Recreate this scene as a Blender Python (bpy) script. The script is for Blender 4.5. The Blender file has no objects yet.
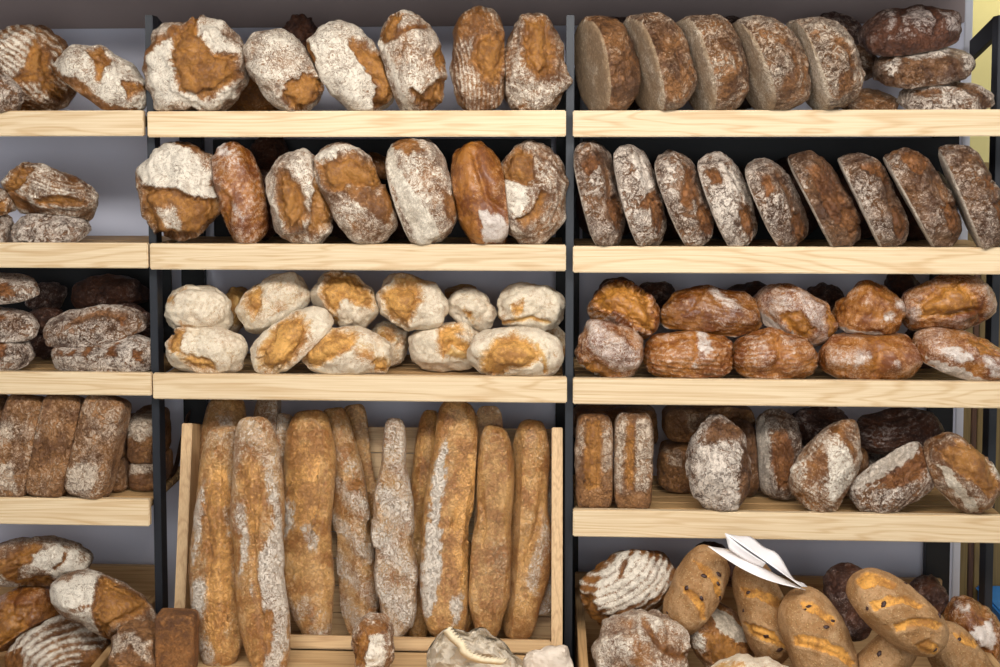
import bpy, bmesh, math, random
import numpy as np
from mathutils import Matrix, Vector

S = bpy.context.scene
COL = S.collection
rng = np.random.default_rng(7)

# ------------------------------------------------------------------ camera
F = 1430.0                       # focal length in pixels of a 1000 px wide frame
PX, PY = 458.0, 227.0            # principal point
TILT, YAW, ROLL = math.radians(4.09), math.radians(3.68), math.radians(-0.13)
CAM = Vector((0.0, -3.575, 1.70))
ROT = Matrix.Rotation(YAW, 3, 'Z') @ Matrix.Rotation(math.pi/2 - TILT, 3, 'X') @ Matrix.Rotation(ROLL, 3, 'Z')
cd = bpy.data.cameras.new('camera')
cam = bpy.data.objects.new('camera', cd)
COL.objects.link(cam)
cam.matrix_world = Matrix.Translation(CAM) @ ROT.to_4x4()
cd.sensor_width = 36.0
cd.lens = F / 1000.0 * 36.0
cd.shift_x = -(PX - 500.0) / 1000.0
cd.shift_y = (PY - 333.5) / 1000.0
cd.clip_start = 0.05
S.camera = cam
S.view_settings.view_transform = 'Standard'
S.view_settings.look = 'None'
S.view_settings.gamma = 1.0
S.view_settings.use_curve_mapping = False
S.view_settings.exposure = -0.20

def at(px, py, Y):
    """world point on the plane y = Y seen at a place of the photograph"""
    d = ROT @ Vector(((px - PX) / F, -(py - PY) / F, -1.0))
    return CAM + d * ((Y - CAM.y) / d.y)
def zat(px, py, Y=0.0): return at(px, py, Y).z
def xat(px, py, Y=0.0): return at(px, py, Y).x
def msc(px, py, Y):
    """metres per pixel there"""
    return (at(px + 1, py, Y) - at(px, py, Y)).length

# ------------------------------------------------------------------ node helpers
def lin(c):
    return tuple(((x/255.0)/12.92 if x/255.0 <= .04045 else ((x/255.0+.055)/1.055)**2.4) for x in c) + (1.0,)

class NT:
    def __init__(s, name):
        s.m = bpy.data.materials.new(name); s.m.use_nodes = True
        s.t = s.m.node_tree; s.t.nodes.clear()
        s.out = s.t.nodes.new('ShaderNodeOutputMaterial')
        s.b = s.t.nodes.new('ShaderNodeBsdfPrincipled')
        s.t.links.new(s.b.outputs[0], s.out.inputs[0])
    def n(s, typ, **kw):
        x = s.t.nodes.new('ShaderNode' + typ)
        for k, v in kw.items(): setattr(x, k, v)
        return x
    def put(s, sock, v):
        if hasattr(v, 'links') or isinstance(v, bpy.types.NodeSocket): s.t.links.new(v, sock)
        else: sock.default_value = v
    def math(s, op, a, b=0.0, c=None, clamp=False):
        x = s.n('Math', operation=op, use_clamp=clamp)
        s.put(x.inputs[0], a); s.put(x.inputs[1], b)
        if c is not None: s.put(x.inputs[2], c)
        return x.outputs[0]
    def mix(s, f, a, b):
        x = s.n('Mix', data_type='RGBA'); x.clamp_factor = True
        s.put(x.inputs[0], f); s.put(x.inputs[6], a); s.put(x.inputs[7], b)
        return x.outputs[2]
    def step(s, v, lo, hi):
        x = s.n('MapRange', interpolation_type='SMOOTHSTEP')
        s.put(x.inputs[0], v); x.inputs[1].default_value = lo; x.inputs[2].default_value = hi
        return x.outputs[0]
    def noise(s, vec, sc, det=4.0, rough=.55, dist=0.0):
        x = s.n('TexNoise'); s.t.links.new(vec, x.inputs['Vector'])
        x.inputs['Scale'].default_value = sc; x.inputs['Detail'].default_value = det
        x.inputs['Roughness'].default_value = rough; x.inputs['Distortion'].default_value = dist
        return x.outputs[0]
    def coord(s, scale=(1, 1, 1), shift=31.0):
        tc = s.n('TexCoord'); oi = s.n('ObjectInfo')
        r = s.math('MULTIPLY', oi.outputs['Random'], shift)
        a = s.n('VectorMath', operation='ADD'); s.t.links.new(tc.outputs['Object'], a.inputs[0])
        cx = s.n('CombineXYZ'); s.t.links.new(r, cx.inputs[0]); s.t.links.new(s.math('MULTIPLY', r, .37), cx.inputs[1]); s.t.links.new(s.math('MULTIPLY', r, .71), cx.inputs[2])
        s.t.links.new(cx.outputs[0], a.inputs[1])
        m = s.n('VectorMath', operation='MULTIPLY'); s.t.links.new(a.outputs[0], m.inputs[0]); m.inputs[1].default_value = scale
        return m.outputs[0], oi.outputs['Random']
    def bump(s, h, strength=.5, dist=.004):
        x = s.n('Bump'); x.inputs['Strength'].default_value = strength; x.inputs['Distance'].default_value = dist
        s.t.links.new(h, x.inputs['Height']); s.t.links.new(x.outputs[0], s.b.inputs['Normal'])

def wood_mat(name, light, dark, axis=0, rough=.55):
    w = NT(name)
    sc = [11.0, 11.0, 11.0]; sc[axis] = .8
    v, rnd = w.coord(tuple(sc))
    n0 = w.noise(v, 1.0, 3.0, .5, .6)
    ring = w.math('FRACT', w.math('MULTIPLY', n0, 13.0))
    ring = w.math('ABSOLUTE', w.math('SUBTRACT', ring, .5))
    ring = w.step(ring, .22, .5)
    sc2 = [330.0, 330.0, 330.0]; sc2[axis] = 5.0
    v2, _ = w.coord(tuple(sc2))
    fine = w.noise(v2, 1.0, 2.0, .6)
    f = w.math('ADD', w.math('MULTIPLY', ring, .5), w.math('MULTIPLY', w.step(fine, .3, .75), .5))
    c = w.mix(f, lin(light), lin(dark))
    bri = w.n('HueSaturation'); w.put(bri.inputs['Value'], w.math('ADD', .93, w.math('MULTIPLY', rnd, .12))); w.put(bri.inputs['Color'], c)
    w.put(w.b.inputs['Base Color'], bri.outputs[0]); w.b.inputs['Roughness'].default_value = rough
    w.bump(fine, .15, .001)
    return w.m

def plain_mat(name, c, rough=.5, metal=0.0, var=.06, scale=30.0):
    w = NT(name); v, _ = w.coord()
    n0 = w.noise(v, scale, 4.0)
    a = lin([x * (1 - var) for x in c]); b = lin([min(255, x * (1 + var)) for x in c])
    w.put(w.b.inputs['Base Color'], w.mix(n0, a, b)); w.b.inputs['Roughness'].default_value = rough
    w.b.inputs['Metallic'].default_value = metal
    w.bump(n0, .08, .001)
    return w.m

def bread_mat(name, dark, mid, bare, flour, base, rough=.45, crack=0.0, cscale=22.0, speck=0.0, bumpy=.7, stretch=(1, 1, 1), coat=0.0, soft=0.0, flo=.93):
    w = NT(name); w.b.inputs['Coat Weight'].default_value = coat; w.b.inputs['Coat Roughness'].default_value = .28
    v, rnd = w.coord(stretch)
    at_ = w.n('Attribute', attribute_name='mask')
    sep = w.n('SeparateColor'); w.t.links.new(at_.outputs['Color'], sep.inputs[0])
    R, G, B = sep.outputs[0], sep.outputs[1], sep.outputs[2]
    tone = w.n('Attribute', attribute_name='tone', attribute_type='OBJECT').outputs['Fac']
    n1 = w.noise(v, 17.0, 5.0, .6, .3)
    n2 = w.noise(v, 105.0, 6.0, .68, .4)
    n3 = w.noise(v, 420.0, 3.0, .65)
    c = w.mix(w.step(w.math('ADD', n1, w.math('MULTIPLY', w.math('SUBTRACT', n2, .5), .8)), .34, .66), lin(dark), lin(mid))
    bcol = w.mix(w.step(w.math('ADD', n1, w.math('MULTIPLY', w.math('SUBTRACT', n2, .5), .9)), .32, .68), lin([bare[0]*.74, bare[1]*.68, bare[2]*.62]), lin([min(255, x * 1.06) for x in bare]))
    c = w.mix(w.math('MULTIPLY', w.step(w.math('ADD', R, w.math('MULTIPLY', w.math('SUBTRACT', n2, .5), .5)), .35, .65), .92), c, bcol)
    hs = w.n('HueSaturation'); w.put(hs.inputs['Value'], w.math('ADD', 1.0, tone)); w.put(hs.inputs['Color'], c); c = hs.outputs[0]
    # base of the loaf
    bb = w.mix(w.step(n2, .35, .65), lin([x * .8 for x in base]), lin(base))
    c = w.mix(w.step(w.math('ADD', B, w.math('MULTIPLY', w.math('SUBTRACT', n2, .5), .3)), .4, .6), c, bb)
    # flour
    n4 = w.noise(v, 42.0, 4.0, .6, 2.2)
    wr = w.math('ABSOLUTE', w.math('SUBTRACT', n4, .5))
    wr = w.math('SUBTRACT', 1.0, w.step(wr, .0, .05))
    wr = w.math('MULTIPLY', wr, w.step(n2, .4, .56))
    g = w.math('ADD', G, w.math('MULTIPLY', w.math('SUBTRACT', n2, .5), 1.1))
    g = w.math('ADD', g, w.math('MULTIPLY', w.math('SUBTRACT', n1, .5), .8))
    g = w.math('ADD', g, w.math('MULTIPLY', w.math('SUBTRACT', n3, .5), .7))
    g = w.math('SUBTRACT', g, w.math('MULTIPLY', wr, .5))
    h = w.math('ADD', w.math('MULTIPLY', n2, .75), w.math('MULTIPLY', n3, .32))
    h = w.math('ADD', h, w.math('MULTIPLY', n1, .8))
    h = w.math('SUBTRACT', h, w.math('MULTIPLY', wr, .35))
    if crack > 0:
        dv = w.n('VectorMath', operation='ADD'); w.t.links.new(v, dv.inputs[0])
        nc = w.n('TexNoise'); w.t.links.new(v, nc.inputs['Vector']); nc.inputs['Scale'].default_value = 24.0; nc.inputs['Detail'].default_value = 5.0; nc.inputs['Roughness'].default_value = .65
        sc = w.n('VectorMath', operation='SCALE'); w.t.links.new(nc.outputs['Color'], sc.inputs[0]); sc.inputs['Scale'].default_value = .11
        w.t.links.new(sc.outputs[0], dv.inputs[1])
        vo = w.n('TexVoronoi', feature='DISTANCE_TO_EDGE'); w.t.links.new(dv.outputs[0], vo.inputs['Vector']); vo.inputs['Scale'].default_value = cscale
        wid = w.step(n1, .46, .66)
        cr = w.math('SUBTRACT', 1.0, w.step(w.math('SUBTRACT', vo.outputs['Distance'], w.math('MULTIPLY', wid, .16)), -.02, .07))
        cr = w.math('MULTIPLY', cr, w.math('MULTIPLY', w.step(n4, .36, .55), w.math('SUBTRACT', 1.0, B)))
        g = w.math('SUBTRACT', g, w.math('MULTIPLY', cr, .45 * crack))
        h = w.math('SUBTRACT', h, w.math('MULTIPLY', cr, 1.1 * crack))
    fl = w.step(g, .27 - soft, .76 + soft)
    fcol = w.mix(w.step(n3, .3, .7), lin([x * .9 for x in flour]), lin(flour))
    c = w.mix(w.math('MULTIPLY', fl, flo), c, fcol)
    if speck > 0:
        vs = w.n('TexVoronoi'); w.t.links.new(v, vs.inputs['Vector']); vs.inputs['Scale'].default_value = 190.0
        sp = w.math('MULTIPLY', w.math('MULTIPLY', w.math('SUBTRACT', 1.0, w.step(vs.outputs['Distance'], .12, .4)), w.math('SUBTRACT', 1.0, R)), speck)
        pick = w.n('SeparateColor'); w.t.links.new(vs.outputs['Color'], pick.inputs[0])
        c = w.mix(sp, c, w.mix(pick.outputs[0], lin((112, 78, 42)), lin((226, 190, 132))))
        h = w.math('ADD', h, w.math('MULTIPLY', sp, .8))
    w.put(w.b.inputs['Base Color'], c)
    w.put(w.b.inputs['Roughness'], w.math('ADD', w.math('ADD', rough, w.math('MULTIPLY', w.math('SUBTRACT', n2, .5), .2)), w.math('MULTIPLY', w.math('MAXIMUM', fl, B), .9 - rough)))
    w.b.inputs['Specular IOR Level'].default_value = .5
    w.bump(w.math('ADD', h, w.math('MULTIPLY', fl, .12)), bumpy, .006)
    return w.m

M = {}
M['shelf_wood'] = wood_mat('pale_ash_wood', (218, 195, 157), (190, 156, 110), 0)
M['slat_wood'] = wood_mat('pine_slat_wood', (190, 152, 102), (150, 114, 70), 0)
M['crate_wood'] = wood_mat('oiled_crate_wood', (206, 172, 124), (168, 128, 82), 0)
M['crate_upright'] = wood_mat('crate_side_wood', (206, 172, 126), (172, 134, 90), 2)
M['crate_depth'] = wood_mat('crate_end_wood', (196, 158, 108), (160, 120, 76), 1)
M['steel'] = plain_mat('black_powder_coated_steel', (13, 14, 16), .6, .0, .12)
M['post'] = plain_mat('dark_blue_grey_steel', (20, 23, 29), .45, .0, .08)
M['wall'] = plain_mat('cool_white_paint', (216, 217, 230), .8, 0, .02, 6)
M['header'] = plain_mat('taupe_surface', (146, 130, 126), .7, 0, .03, 8)
M['white_trim'] = plain_mat('white_trim_paint', (206, 206, 212), .5, 0, .02)
M['yellow_wall'] = plain_mat('ochre_painted_wall', (208, 198, 138), .8, 0, .04, 5)
M['brown_board'] = wood_mat('dark_brown_stained_wood', (92, 58, 34), (58, 36, 22), 2)
M['olive_board'] = wood_mat('olive_brown_wood', (132, 108, 60), (104, 84, 46), 2)
M['paper'] = plain_mat('white_paper', (236, 230, 226), .7, 0, .02, 60)
M['linen'] = plain_mat('grey_kraft_paper', (192, 178, 156), .85, 0, .10, 90)
M['kraft'] = plain_mat('beige_paper', (206, 190, 170), .8, 0, .06, 50)
M['cream'] = plain_mat('cream_paper_edge', (226, 208, 172), .8, 0, .06, 50)
M['floor'] = plain_mat('grey_floor_tile', (130, 124, 118), .5, 0, .05, 4)
M['raisin'] = plain_mat('dark_raisin_skin', (52, 26, 18), .5, 0, .3, 300)
#                     dark            mid             bare            flour           base
M['wheat'] = bread_mat('floured_wheat_crust', (100, 61, 27), (150, 98, 45), (164, 112, 51), (244, 232, 210), (206, 188, 162), .34, .35, 26, soft=.07, flo=.9)
M['rye'] = bread_mat('cracked_rye_crust', (80, 50, 28), (132, 91, 56), (136, 87, 44), (240, 224, 204), (192, 174, 152), .42, .9, 20, bumpy=.9, soft=.12, flo=.88)
M['brown'] = bread_mat('seeded_brown_crust', (88, 55, 28), (150, 101, 56), (150, 95, 45), (230, 214, 190), (172, 140, 104), .46, .7, 30, bumpy=1.0, soft=.12, flo=.85)
M['gold'] = bread_mat('golden_roll_crust', (184, 126, 60), (214, 170, 100), (212, 157, 80), (240, 225, 198), (206, 186, 160), .45, .2, 30, soft=.08, flo=.9)
M['gloss'] = bread_mat('glossy_brown_crust', (112, 59, 20), (166, 106, 41), (182, 123, 49), (232, 220, 206), (200, 180, 160), .24, .2, 30, bumpy=.6, coat=.35, soft=.1, flo=.85)
M['tin'] = bread_mat('tin_loaf_crust', (104, 67, 36), (162, 113, 66), (172, 117, 53), (228, 208, 182), (150, 100, 54), .46, .6, 26, bumpy=.9, soft=.14, flo=.85)
M['bag'] = bread_mat('baguette_crust', (158, 104, 50), (216, 164, 98), (220, 162, 90), (234, 220, 200), (190, 150, 100), .32, .15, 34, bumpy=1.15, coat=.2, soft=.06, flo=.92)
M['oat'] = bread_mat('bran_dusted_crust', (150, 106, 58), (182, 141, 96), (214, 153, 66), (222, 196, 150), (180, 140, 90), .7, 0, 20, speck=.8, bumpy=.6)
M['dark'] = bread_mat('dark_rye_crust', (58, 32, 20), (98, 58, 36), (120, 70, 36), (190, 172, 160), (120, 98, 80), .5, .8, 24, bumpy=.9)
M['pump'] = bread_mat('pumpernickel_crust', (92, 56, 26), (146, 96, 46), (150, 96, 44), (180, 150, 110), (120, 80, 40), .7, .0, 24, bumpy=1.0)

# ------------------------------------------------------------------ object helpers
def link(name, me, mat, parent=None):
    o = bpy.data.objects.new(name, me); COL.objects.link(o)
    if mat is not None: me.materials.append(mat)
    if parent is not None: o.parent = parent
    return o
def tag(o, label=None, cat=None, group=None, kind=None):
    if label: o['label'] = label
    if cat: o['category'] = cat
    if group: o['group'] = group
    if kind: o['kind'] = kind
    return o
def empty(name, loc, label, cat, group=None):
    o = bpy.data.objects.new(name, None); COL.objects.link(o); o.location = loc; o.empty_display_size = .1
    tag(o, label, cat, group); return o
def box_bm(bm, x0, x1, y0, y1, z0, z1, bev=.002):
    b = bmesh.new()
    bmesh.ops.create_cube(b, size=1.0)
    for v in b.verts:
        v.co = Vector(((x0+x1)/2 + v.co.x*(x1-x0), (y0+y1)/2 + v.co.y*(y1-y0), (z0+z1)/2 + v.co.z*(z1-z0)))
    if bev > 0: bmesh.ops.bevel(b, geom=b.edges[:], offset=bev, segments=2, affect='EDGES', clamp_overlap=True)
    tmp = bpy.data.meshes.new('t'); b.to_mesh(tmp); b.free(); bm.from_mesh(tmp); bpy.data.meshes.remove(tmp)
def boxes(name, lst, mat, parent=None, bev=.002, off=None, xf=None):
    """one mesh of bevelled boxes, in the parent's space"""
    bm = bmesh.new()
    for b in lst: box_bm(bm, *b, bev=bev)
    if xf is not None: bmesh.ops.transform(bm, matrix=xf, verts=bm.verts)
    if off is not None: bmesh.ops.translate(bm, vec=-Vector(off), verts=bm.verts)
    me = bpy.data.meshes.new(name); bm.to_mesh(me); bm.free()
    return link(name, me, mat, parent)
def prism(name, pts, y0, y1, mat, parent=None, off=(0, 0, 0), axis='Y', bev=.0015):
    """outline pts in x-z (axis Y) or y-z (axis X), extruded between y0 and y1"""
    bm = bmesh.new()
    mk = (lambda a, b, t: (a, t, b)) if axis == 'Y' else (lambda a, b, t: (t, a, b))
    va = [bm.verts.new(mk(a, b, y0)) for a, b in pts]; vb = [bm.verts.new(mk(a, b, y1)) for a, b in pts]
    n = len(pts)
    bm.faces.new(va); bm.faces.new(vb[::-1])
    for i in range(n): bm.faces.new((va[i], vb[i], vb[(i+1) % n], va[(i+1) % n]))
    bmesh.ops.recalc_face_normals(bm, faces=bm.faces)
    if bev: bmesh.ops.bevel(bm, geom=bm.edges[:], offset=bev, segments=2, affect='EDGES', clamp_overlap=True)
    bmesh.ops.translate(bm, vec=-Vector(off), verts=bm.verts)
    me = bpy.data.meshes.new(name); bm.to_mesh(me); bm.free()
    return link(name, me, mat, parent)

# ------------------------------------------------------------------ noise
_perm = np.random.default_rng(3).permutation(256); _perm = np.concatenate([_perm, _perm, _perm])
_grad = np.random.default_rng(5).normal(size=(256, 3)); _grad /= np.linalg.norm(_grad, axis=1)[:, None]
def perlin(P):
    i = np.floor(P).astype(int); f = P - i; i &= 255
    u = f*f*f*(f*(f*6-15)+10); r = 0
    for a in (0, 1):
        for b in (0, 1):
            for c in (0, 1):
                g = _grad[_perm[_perm[_perm[i[:, 0]+a] + i[:, 1]+b] + i[:, 2]+c] & 255]
                d = (g * (f - np.array((a, b, c)))).sum(1)
                r = r + d * (u[:, 0] if a else 1-u[:, 0]) * (u[:, 1] if b else 1-u[:, 1]) * (u[:, 2] if c else 1-u[:, 2])
    return r * 1.5
def fbm(P, oct=4, rough=.5):
    r = 0; a = 1.0
    for k in range(oct):
        r = r + a * perlin(P * 2**k + 17.3*k); a *= rough
    return r
def sstep(a, b, x):
    t = np.clip((x - a) / (b - a), 0, 1); return t*t*(3-2*t)

_cs = {}
def cube_sphere(n):
    if n in _cs: return _cs[n]
    t = np.tan(np.linspace(-1, 1, n+1) * math.pi/4)
    key = {}; P = []; faces = []
    g = np.rint(np.linspace(-n, n, n+1)).astype(int)
    def vid(c, p):
        k = key.get(c)
        if k is None: k = key[c] = len(P); P.append(p)
        return k
    for ax in range(3):
        for sg in (-1, 1):
            ids = np.zeros((n+1, n+1), int)
            for i in range(n+1):
                for j in range(n+1):
                    c = [0, 0, 0]; p = [0, 0, 0]
                    c[ax] = sg*n; p[ax] = sg*1.0
                    b1, b2 = (ax+1) % 3, (ax+2) % 3
                    c[b1] = g[i]; p[b1] = t[i]; c[b2] = g[j]; p[b2] = t[j]
                    ids[i, j] = vid(tuple(c), p)
            q = np.stack([ids[:-1, :-1], ids[1:, :-1], ids[1:, 1:], ids[:-1, 1:]], -1).reshape(-1, 4)
            faces.append(q if sg > 0 else q[:, ::-1])
    P = np.array(P, float); P /= np.linalg.norm(P, axis=1)[:, None]
    _cs[n] = (P, np.concatenate(faces)); return _cs[n]

def mesh_from(name, P, Fq, mask=None):
    me = bpy.data.meshes.new(name)
    me.vertices.add(len(P)); me.vertices.foreach_set('co', P.astype(np.float32).ravel())
    k = Fq.shape[1]
    me.loops.add(Fq.size); me.loops.foreach_set('vertex_index', Fq.astype(np.int32).ravel())
    me.polygons.add(len(Fq)); me.polygons.foreach_set('loop_start', (np.arange(len(Fq))*k).astype(np.int32))
    me.polygons.foreach_set('loop_total', np.full(len(Fq), k, np.int32))
    me.polygons.foreach_set('use_smooth', np.ones(len(Fq), bool))
    me.update(calc_edges=True)
    if mask is not None:
        ca = me.color_attributes.new('mask', 'FLOAT_COLOR', 'POINT')
        ca.data.foreach_set('color', mask.astype(np.float32).ravel())
    return me

def poly_sd(px, py, pts):
    """signed distance to a polygon, negative inside"""
    pts = np.array(pts, float); n = len(pts)
    d = np.full(px.shape, 1e9); ins = np.zeros(px.shape, bool)
    for i in range(n):
        a, b = pts[i], pts[(i+1) % n]
        e = b - a; wx, wy = px - a[0], py - a[1]
        t = np.clip((wx*e[0] + wy*e[1]) / max(e @ e, 1e-9), 0, 1)
        d = np.minimum(d, np.hypot(wx - e[0]*t, wy - e[1]*t))
        c = (a[1] > py) != (b[1] > py)
        with np.errstate(divide='ignore', invalid='ignore'):
            xi = (b[0]-a[0]) * (py-a[1]) / (b[1]-a[1] if b[1] != a[1] else 1e-9) + a[0]
        ins ^= c & (px < xi)
    return np.where(ins, -d, d)

def pairs(l): return [(l[i], l[i+1]) for i in range(0, len(l), 2)]

SHELF = {}
COUNT = [0]
def loaf(name, cat, label, bb, ang=0, n=(0, .9, .4), kind='wheat', feats=(), fl=.4, D=.16, yf=.012, rest=None, group=None,
         p=2.3, zb=.5, LT=None, prof=None, lump=.075, fine=.014, N=40, lz=0.0, tone=0.0, bend=0.0, flat=None, raisins=(), up=0.0, pl=None, wk=1.0, ek=1.5, wig=0.0):
    """a loaf that fills the box bb = (x0, y0, x1, y1) of the photograph. ang turns its long axis (degrees, 90 = upright),
    n is the way its crust faces (right, up, towards us), D its depth in metres, yf how far back its nearest point is."""
    COUNT[0] += 1; seed = COUNT[0] * 13.37
    d, faces = cube_sphere(N)
    bx0, by0, bx1, by1 = bb
    if rest is not None and yf < .02 and rest > zc + .1:
        by1 += 4.5; bb = (bx0, by0, bx1, by1)
    w, h = bx1-bx0, by1-by0
    a = math.radians(ang)
    Lv = Vector((math.cos(a), -lz, math.sin(a))).normalized()
    nv = Vector((n[0], -n[2], n[1])); nv = (nv - Lv*nv.dot(Lv)).normalized()
    Wv = nv.cross(Lv)
    A = np.array([Lv, Wv, nv])            # rows: local axes in the world
    s0 = msc((bx0+bx1)/2, (by0+by1)/2, yf + D/2)
    ca, sa = abs(math.cos(a)), abs(math.sin(a))
    if LT: L, T = LT
    elif ca > .9: L, T = w, h
    elif sa > .9: L, T = h*1.02, w*.92 if abs(ang-90) > 6 else w
    else: L, T = math.hypot(w, h)*.92, min(w, h)*.72
    facing = abs(nv.y)
    if facing > .62: dims = np.array([L*s0, T*s0, D*1.0])
    else: dims = np.array([L*s0, D*1.0, T*s0])
    # body
    if pl is None: pl = max(2.6, p)
    rho = (np.abs(d[:, 1])**p + np.abs(d[:, 2])**p)**(1.0/p)
    r = (np.abs(d[:, 0])**pl + rho**pl)**(-1.0/pl)
    q = d * r[:, None]
    z = q[:, 2]
    if zb < .99:
        k = .10
        t = (z + zb) / k
        z = -zb + k*np.logaddexp(0, t) - k*.02
        q[:, 2] = z
    basem = sstep(-zb+.16, -zb+.03, z) if zb < .99 else sstep(-.90, -.97, z)
    if prof is not None:
        f = np.interp(q[:, 0], np.linspace(-1, 1, len(prof)), prof)
        q[:, 1] *= f; q[:, 2] = (q[:, 2]) * (f if facing <= .62 or zb >= .99 else .5+.5*f)
    if bend: q[:, 1] += bend * q[:, 0]**2
    if wig: q[:, 1] += wig * np.sin(3.4*q[:, 0] + seed); q[:, 1] *= 1 + .5*wig*np.sin(6.1*q[:, 0] + seed*1.7)
    size = np.array([2, 2, 1 + (zb if zb < .99 else 1.0)])
    pos = q / size * dims
    P = pos @ A
    scale = float(np.median(dims))
    m3 = pos / max(dims[0]*.5, .05)
    low = fbm(m3*1.7 + seed, 3); mid = fbm(pos*38 + seed, 4)
    cen = (P.max(0) + P.min(0)) / 2
    rad = P - cen; rl = np.linalg.norm(rad, axis=1)[:, None] + 1e-9; rd = rad / rl
    soft = 1 - .75*basem
    disp = (low*lump + mid*fine) * soft * scale
    U = (P[:, 0]-P[:, 0].min()) / np.ptp(P[:, 0]); V = (P[:, 2]-P[:, 2].min()) / np.ptp(P[:, 2])
    px = bx0 + U*w; py = by1 - V*h
    # which side looks at the front of the shelf
    front = sstep(-.02, .22, -(P[:, 1]-cen[1]) / max(np.ptp(P[:, 1])*.5, 1e-6) + .12)
    wob = fbm(pos*55 + seed*2, 3) * 3.2 * wk
    bare = np.zeros(len(P)); G = np.full(len(P), float(fl) * (1.0 if kind in ('gold', 'bag', 'oat', 'gloss') else .8)); pull = np.zeros((len(P), 3))
    G = G + .22*low
    pxs = s0
    for ft in feats:
        k = ft[0]
        if k in 'bfnsd':
            sd = poly_sd(px, py, pairs(ft[1])) + wob
            ins = sstep(1.8*ek, -1.8*ek, sd) * front
            if k == 'b':
                bare = np.maximum(bare, ins); G = G*(1-ins) + ins*(ft[3] if len(ft) > 3 else .02)
                dp = (ft[2] if len(ft) > 2 else 4.0) * pxs
                disp = disp + front * dp * (.55*np.exp(-(np.maximum(sd, 0)/4.0)**2)*(sd > 0) - ins*np.exp(-(np.maximum(-sd-2.0, 0)/3.5)**2) + .55*sstep(3, 14, -sd))
                if not len(ft) > 4: pass
            elif k == 'f': G = G*(1-ins) + ins*(ft[2] if len(ft) > 2 else .95)
            elif k == 'n': G = G*(1-ins) + ins*(ft[2] if len(ft) > 2 else .0)
            elif k == 's': basem = np.maximum(basem, ins)
            elif k == 'd': disp = disp - ins*ft[2]*pxs*sstep(0, 6, -sd)
        elif k == 'k':      # knob or peak: centre, radius, push (px)
            _, cx, cy, rr, dx, dy = ft
            e = np.exp(-((px-cx)**2 + (py-cy)**2) / rr**2) * (.25 + .75*front)
            pull += e[:, None] * np.array((dx*pxs, 0, -dy*pxs))
        elif k == 'o':      # bulge outwards
            _, cx, cy, rr, am = ft
            disp = disp + am*pxs*np.exp(-((px-cx)**2 + (py-cy)**2) / rr**2) * front
        elif k == 'r':      # basket rings: centre, spacing px, strength
            _, cx, cy, sp, am = ft
            ph = (np.hypot(px-cx, py-cy) + wob*.28) / sp * 2*math.pi
            sw = np.sin(ph) * front * (1-bare)
            G = G + am*sw; disp = disp + .45*sp*.16*pxs*sw
        elif k == 't':      # twist: line angle, spacing px, flour swing, groove px
            _, ta, sp, am, gv = ft
            ta = math.radians(ta); cc = -math.sin(ta)*px - math.cos(ta)*py
            sw = np.sin((cc + wob*.8) / sp * 2*math.pi + seed)
            G = G + am*sw*front; disp = disp + gv*pxs*np.abs(sw)**.5*np.sign(sw)*.5*front
        elif k == 'c':      # crack line: polyline, width px, depth px
            l = pairs(ft[1]); dd = np.full(len(P), 1e9)
            for i in range(len(l)-1):
                x0, y0 = l[i]; ex, ey = l[i+1][0]-x0, l[i+1][1]-y0
                tt = np.clip(((px-x0)*ex + (py-y0)*ey) / (ex*ex+ey*ey), 0, 1)
                dd = np.minimum(dd, np.hypot(px-x0-ex*tt, py-y0-ey*tt))
            e = np.exp(-((dd+wob*.3)/ft[2])**2) * front
            disp = disp - e*ft[3]*pxs; G = G*(1-e); bare = np.maximum(bare, e*.4)
    P = P + rd*disp[:, None] + pull
    # fit to the box
    c = (P.max(0)+P.min(0))/2
    P = P - c
    P[:, 0] *= w*s0/np.ptp(P[:, 0]); P[:, 2] *= h*s0/np.ptp(P[:, 2])
    Yc = yf + np.ptp(P[:, 1])/2
    if rest is not None and -.04 < yf < .02:     # the foot, not the belly, stands at the shelf's edge
        zl = P[:, 2].min(); ft_ = P[P[:, 2] < zl + .007]
        Yc = yf - np.percentile(ft_[:, 1], 8) + .016
    ctr = at((bx0+bx1)/2, (by0+by1)/2, Yc)
    k = msc((bx0+bx1)/2, (by0+by1)/2, Yc) / s0
    P *= np.array((k, 1, k))
    if rest is not None: ctr.z = rest - P[:, 2].min() + .0006 + up
    mask = np.stack([np.clip(bare, 0, 1), np.clip(G, -.5, .94), np.clip(basem, 0, 1), np.ones(len(P))], 1)
    # the object's own axes follow the loaf, its origin lies in its middle
    Ploc = P @ A.T
    me = mesh_from(name, Ploc, faces if np.linalg.det(A) > 0 else faces[:, ::-1], mask)
    o = link(name, me, M[kind])
    o.matrix_world = Matrix.Translation(ctr) @ Matrix([[A[j][i] for j in range(3)] for i in range(3)]).to_4x4()
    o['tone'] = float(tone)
    tag(o, label, cat, group)
    for (rx, ry, rs) in raisins:
        dd = (px-rx)**2 + (py-ry)**2 + (front < .5)*1e6
        i = int(dd.argmin()); v = Vector(Ploc[i])
        out = (Vector((A @ (rd[i])))).normalized()
        dr, fr = cube_sphere(6)
        B_ = out.to_track_quat('Z', 'Y').to_matrix()
        sp = np.array(dr); sp = sp * (1 + .25*fbm(sp*1.6 + rx, 2))[:, None] * np.array((rs*1.25, rs*.8, rs*.5)) * pxs
        sp = sp @ np.array(B_).T
        ro = link('raisin', mesh_from('raisin', sp, fr), M['raisin'], o)
        ro.location = v
    return o
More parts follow.
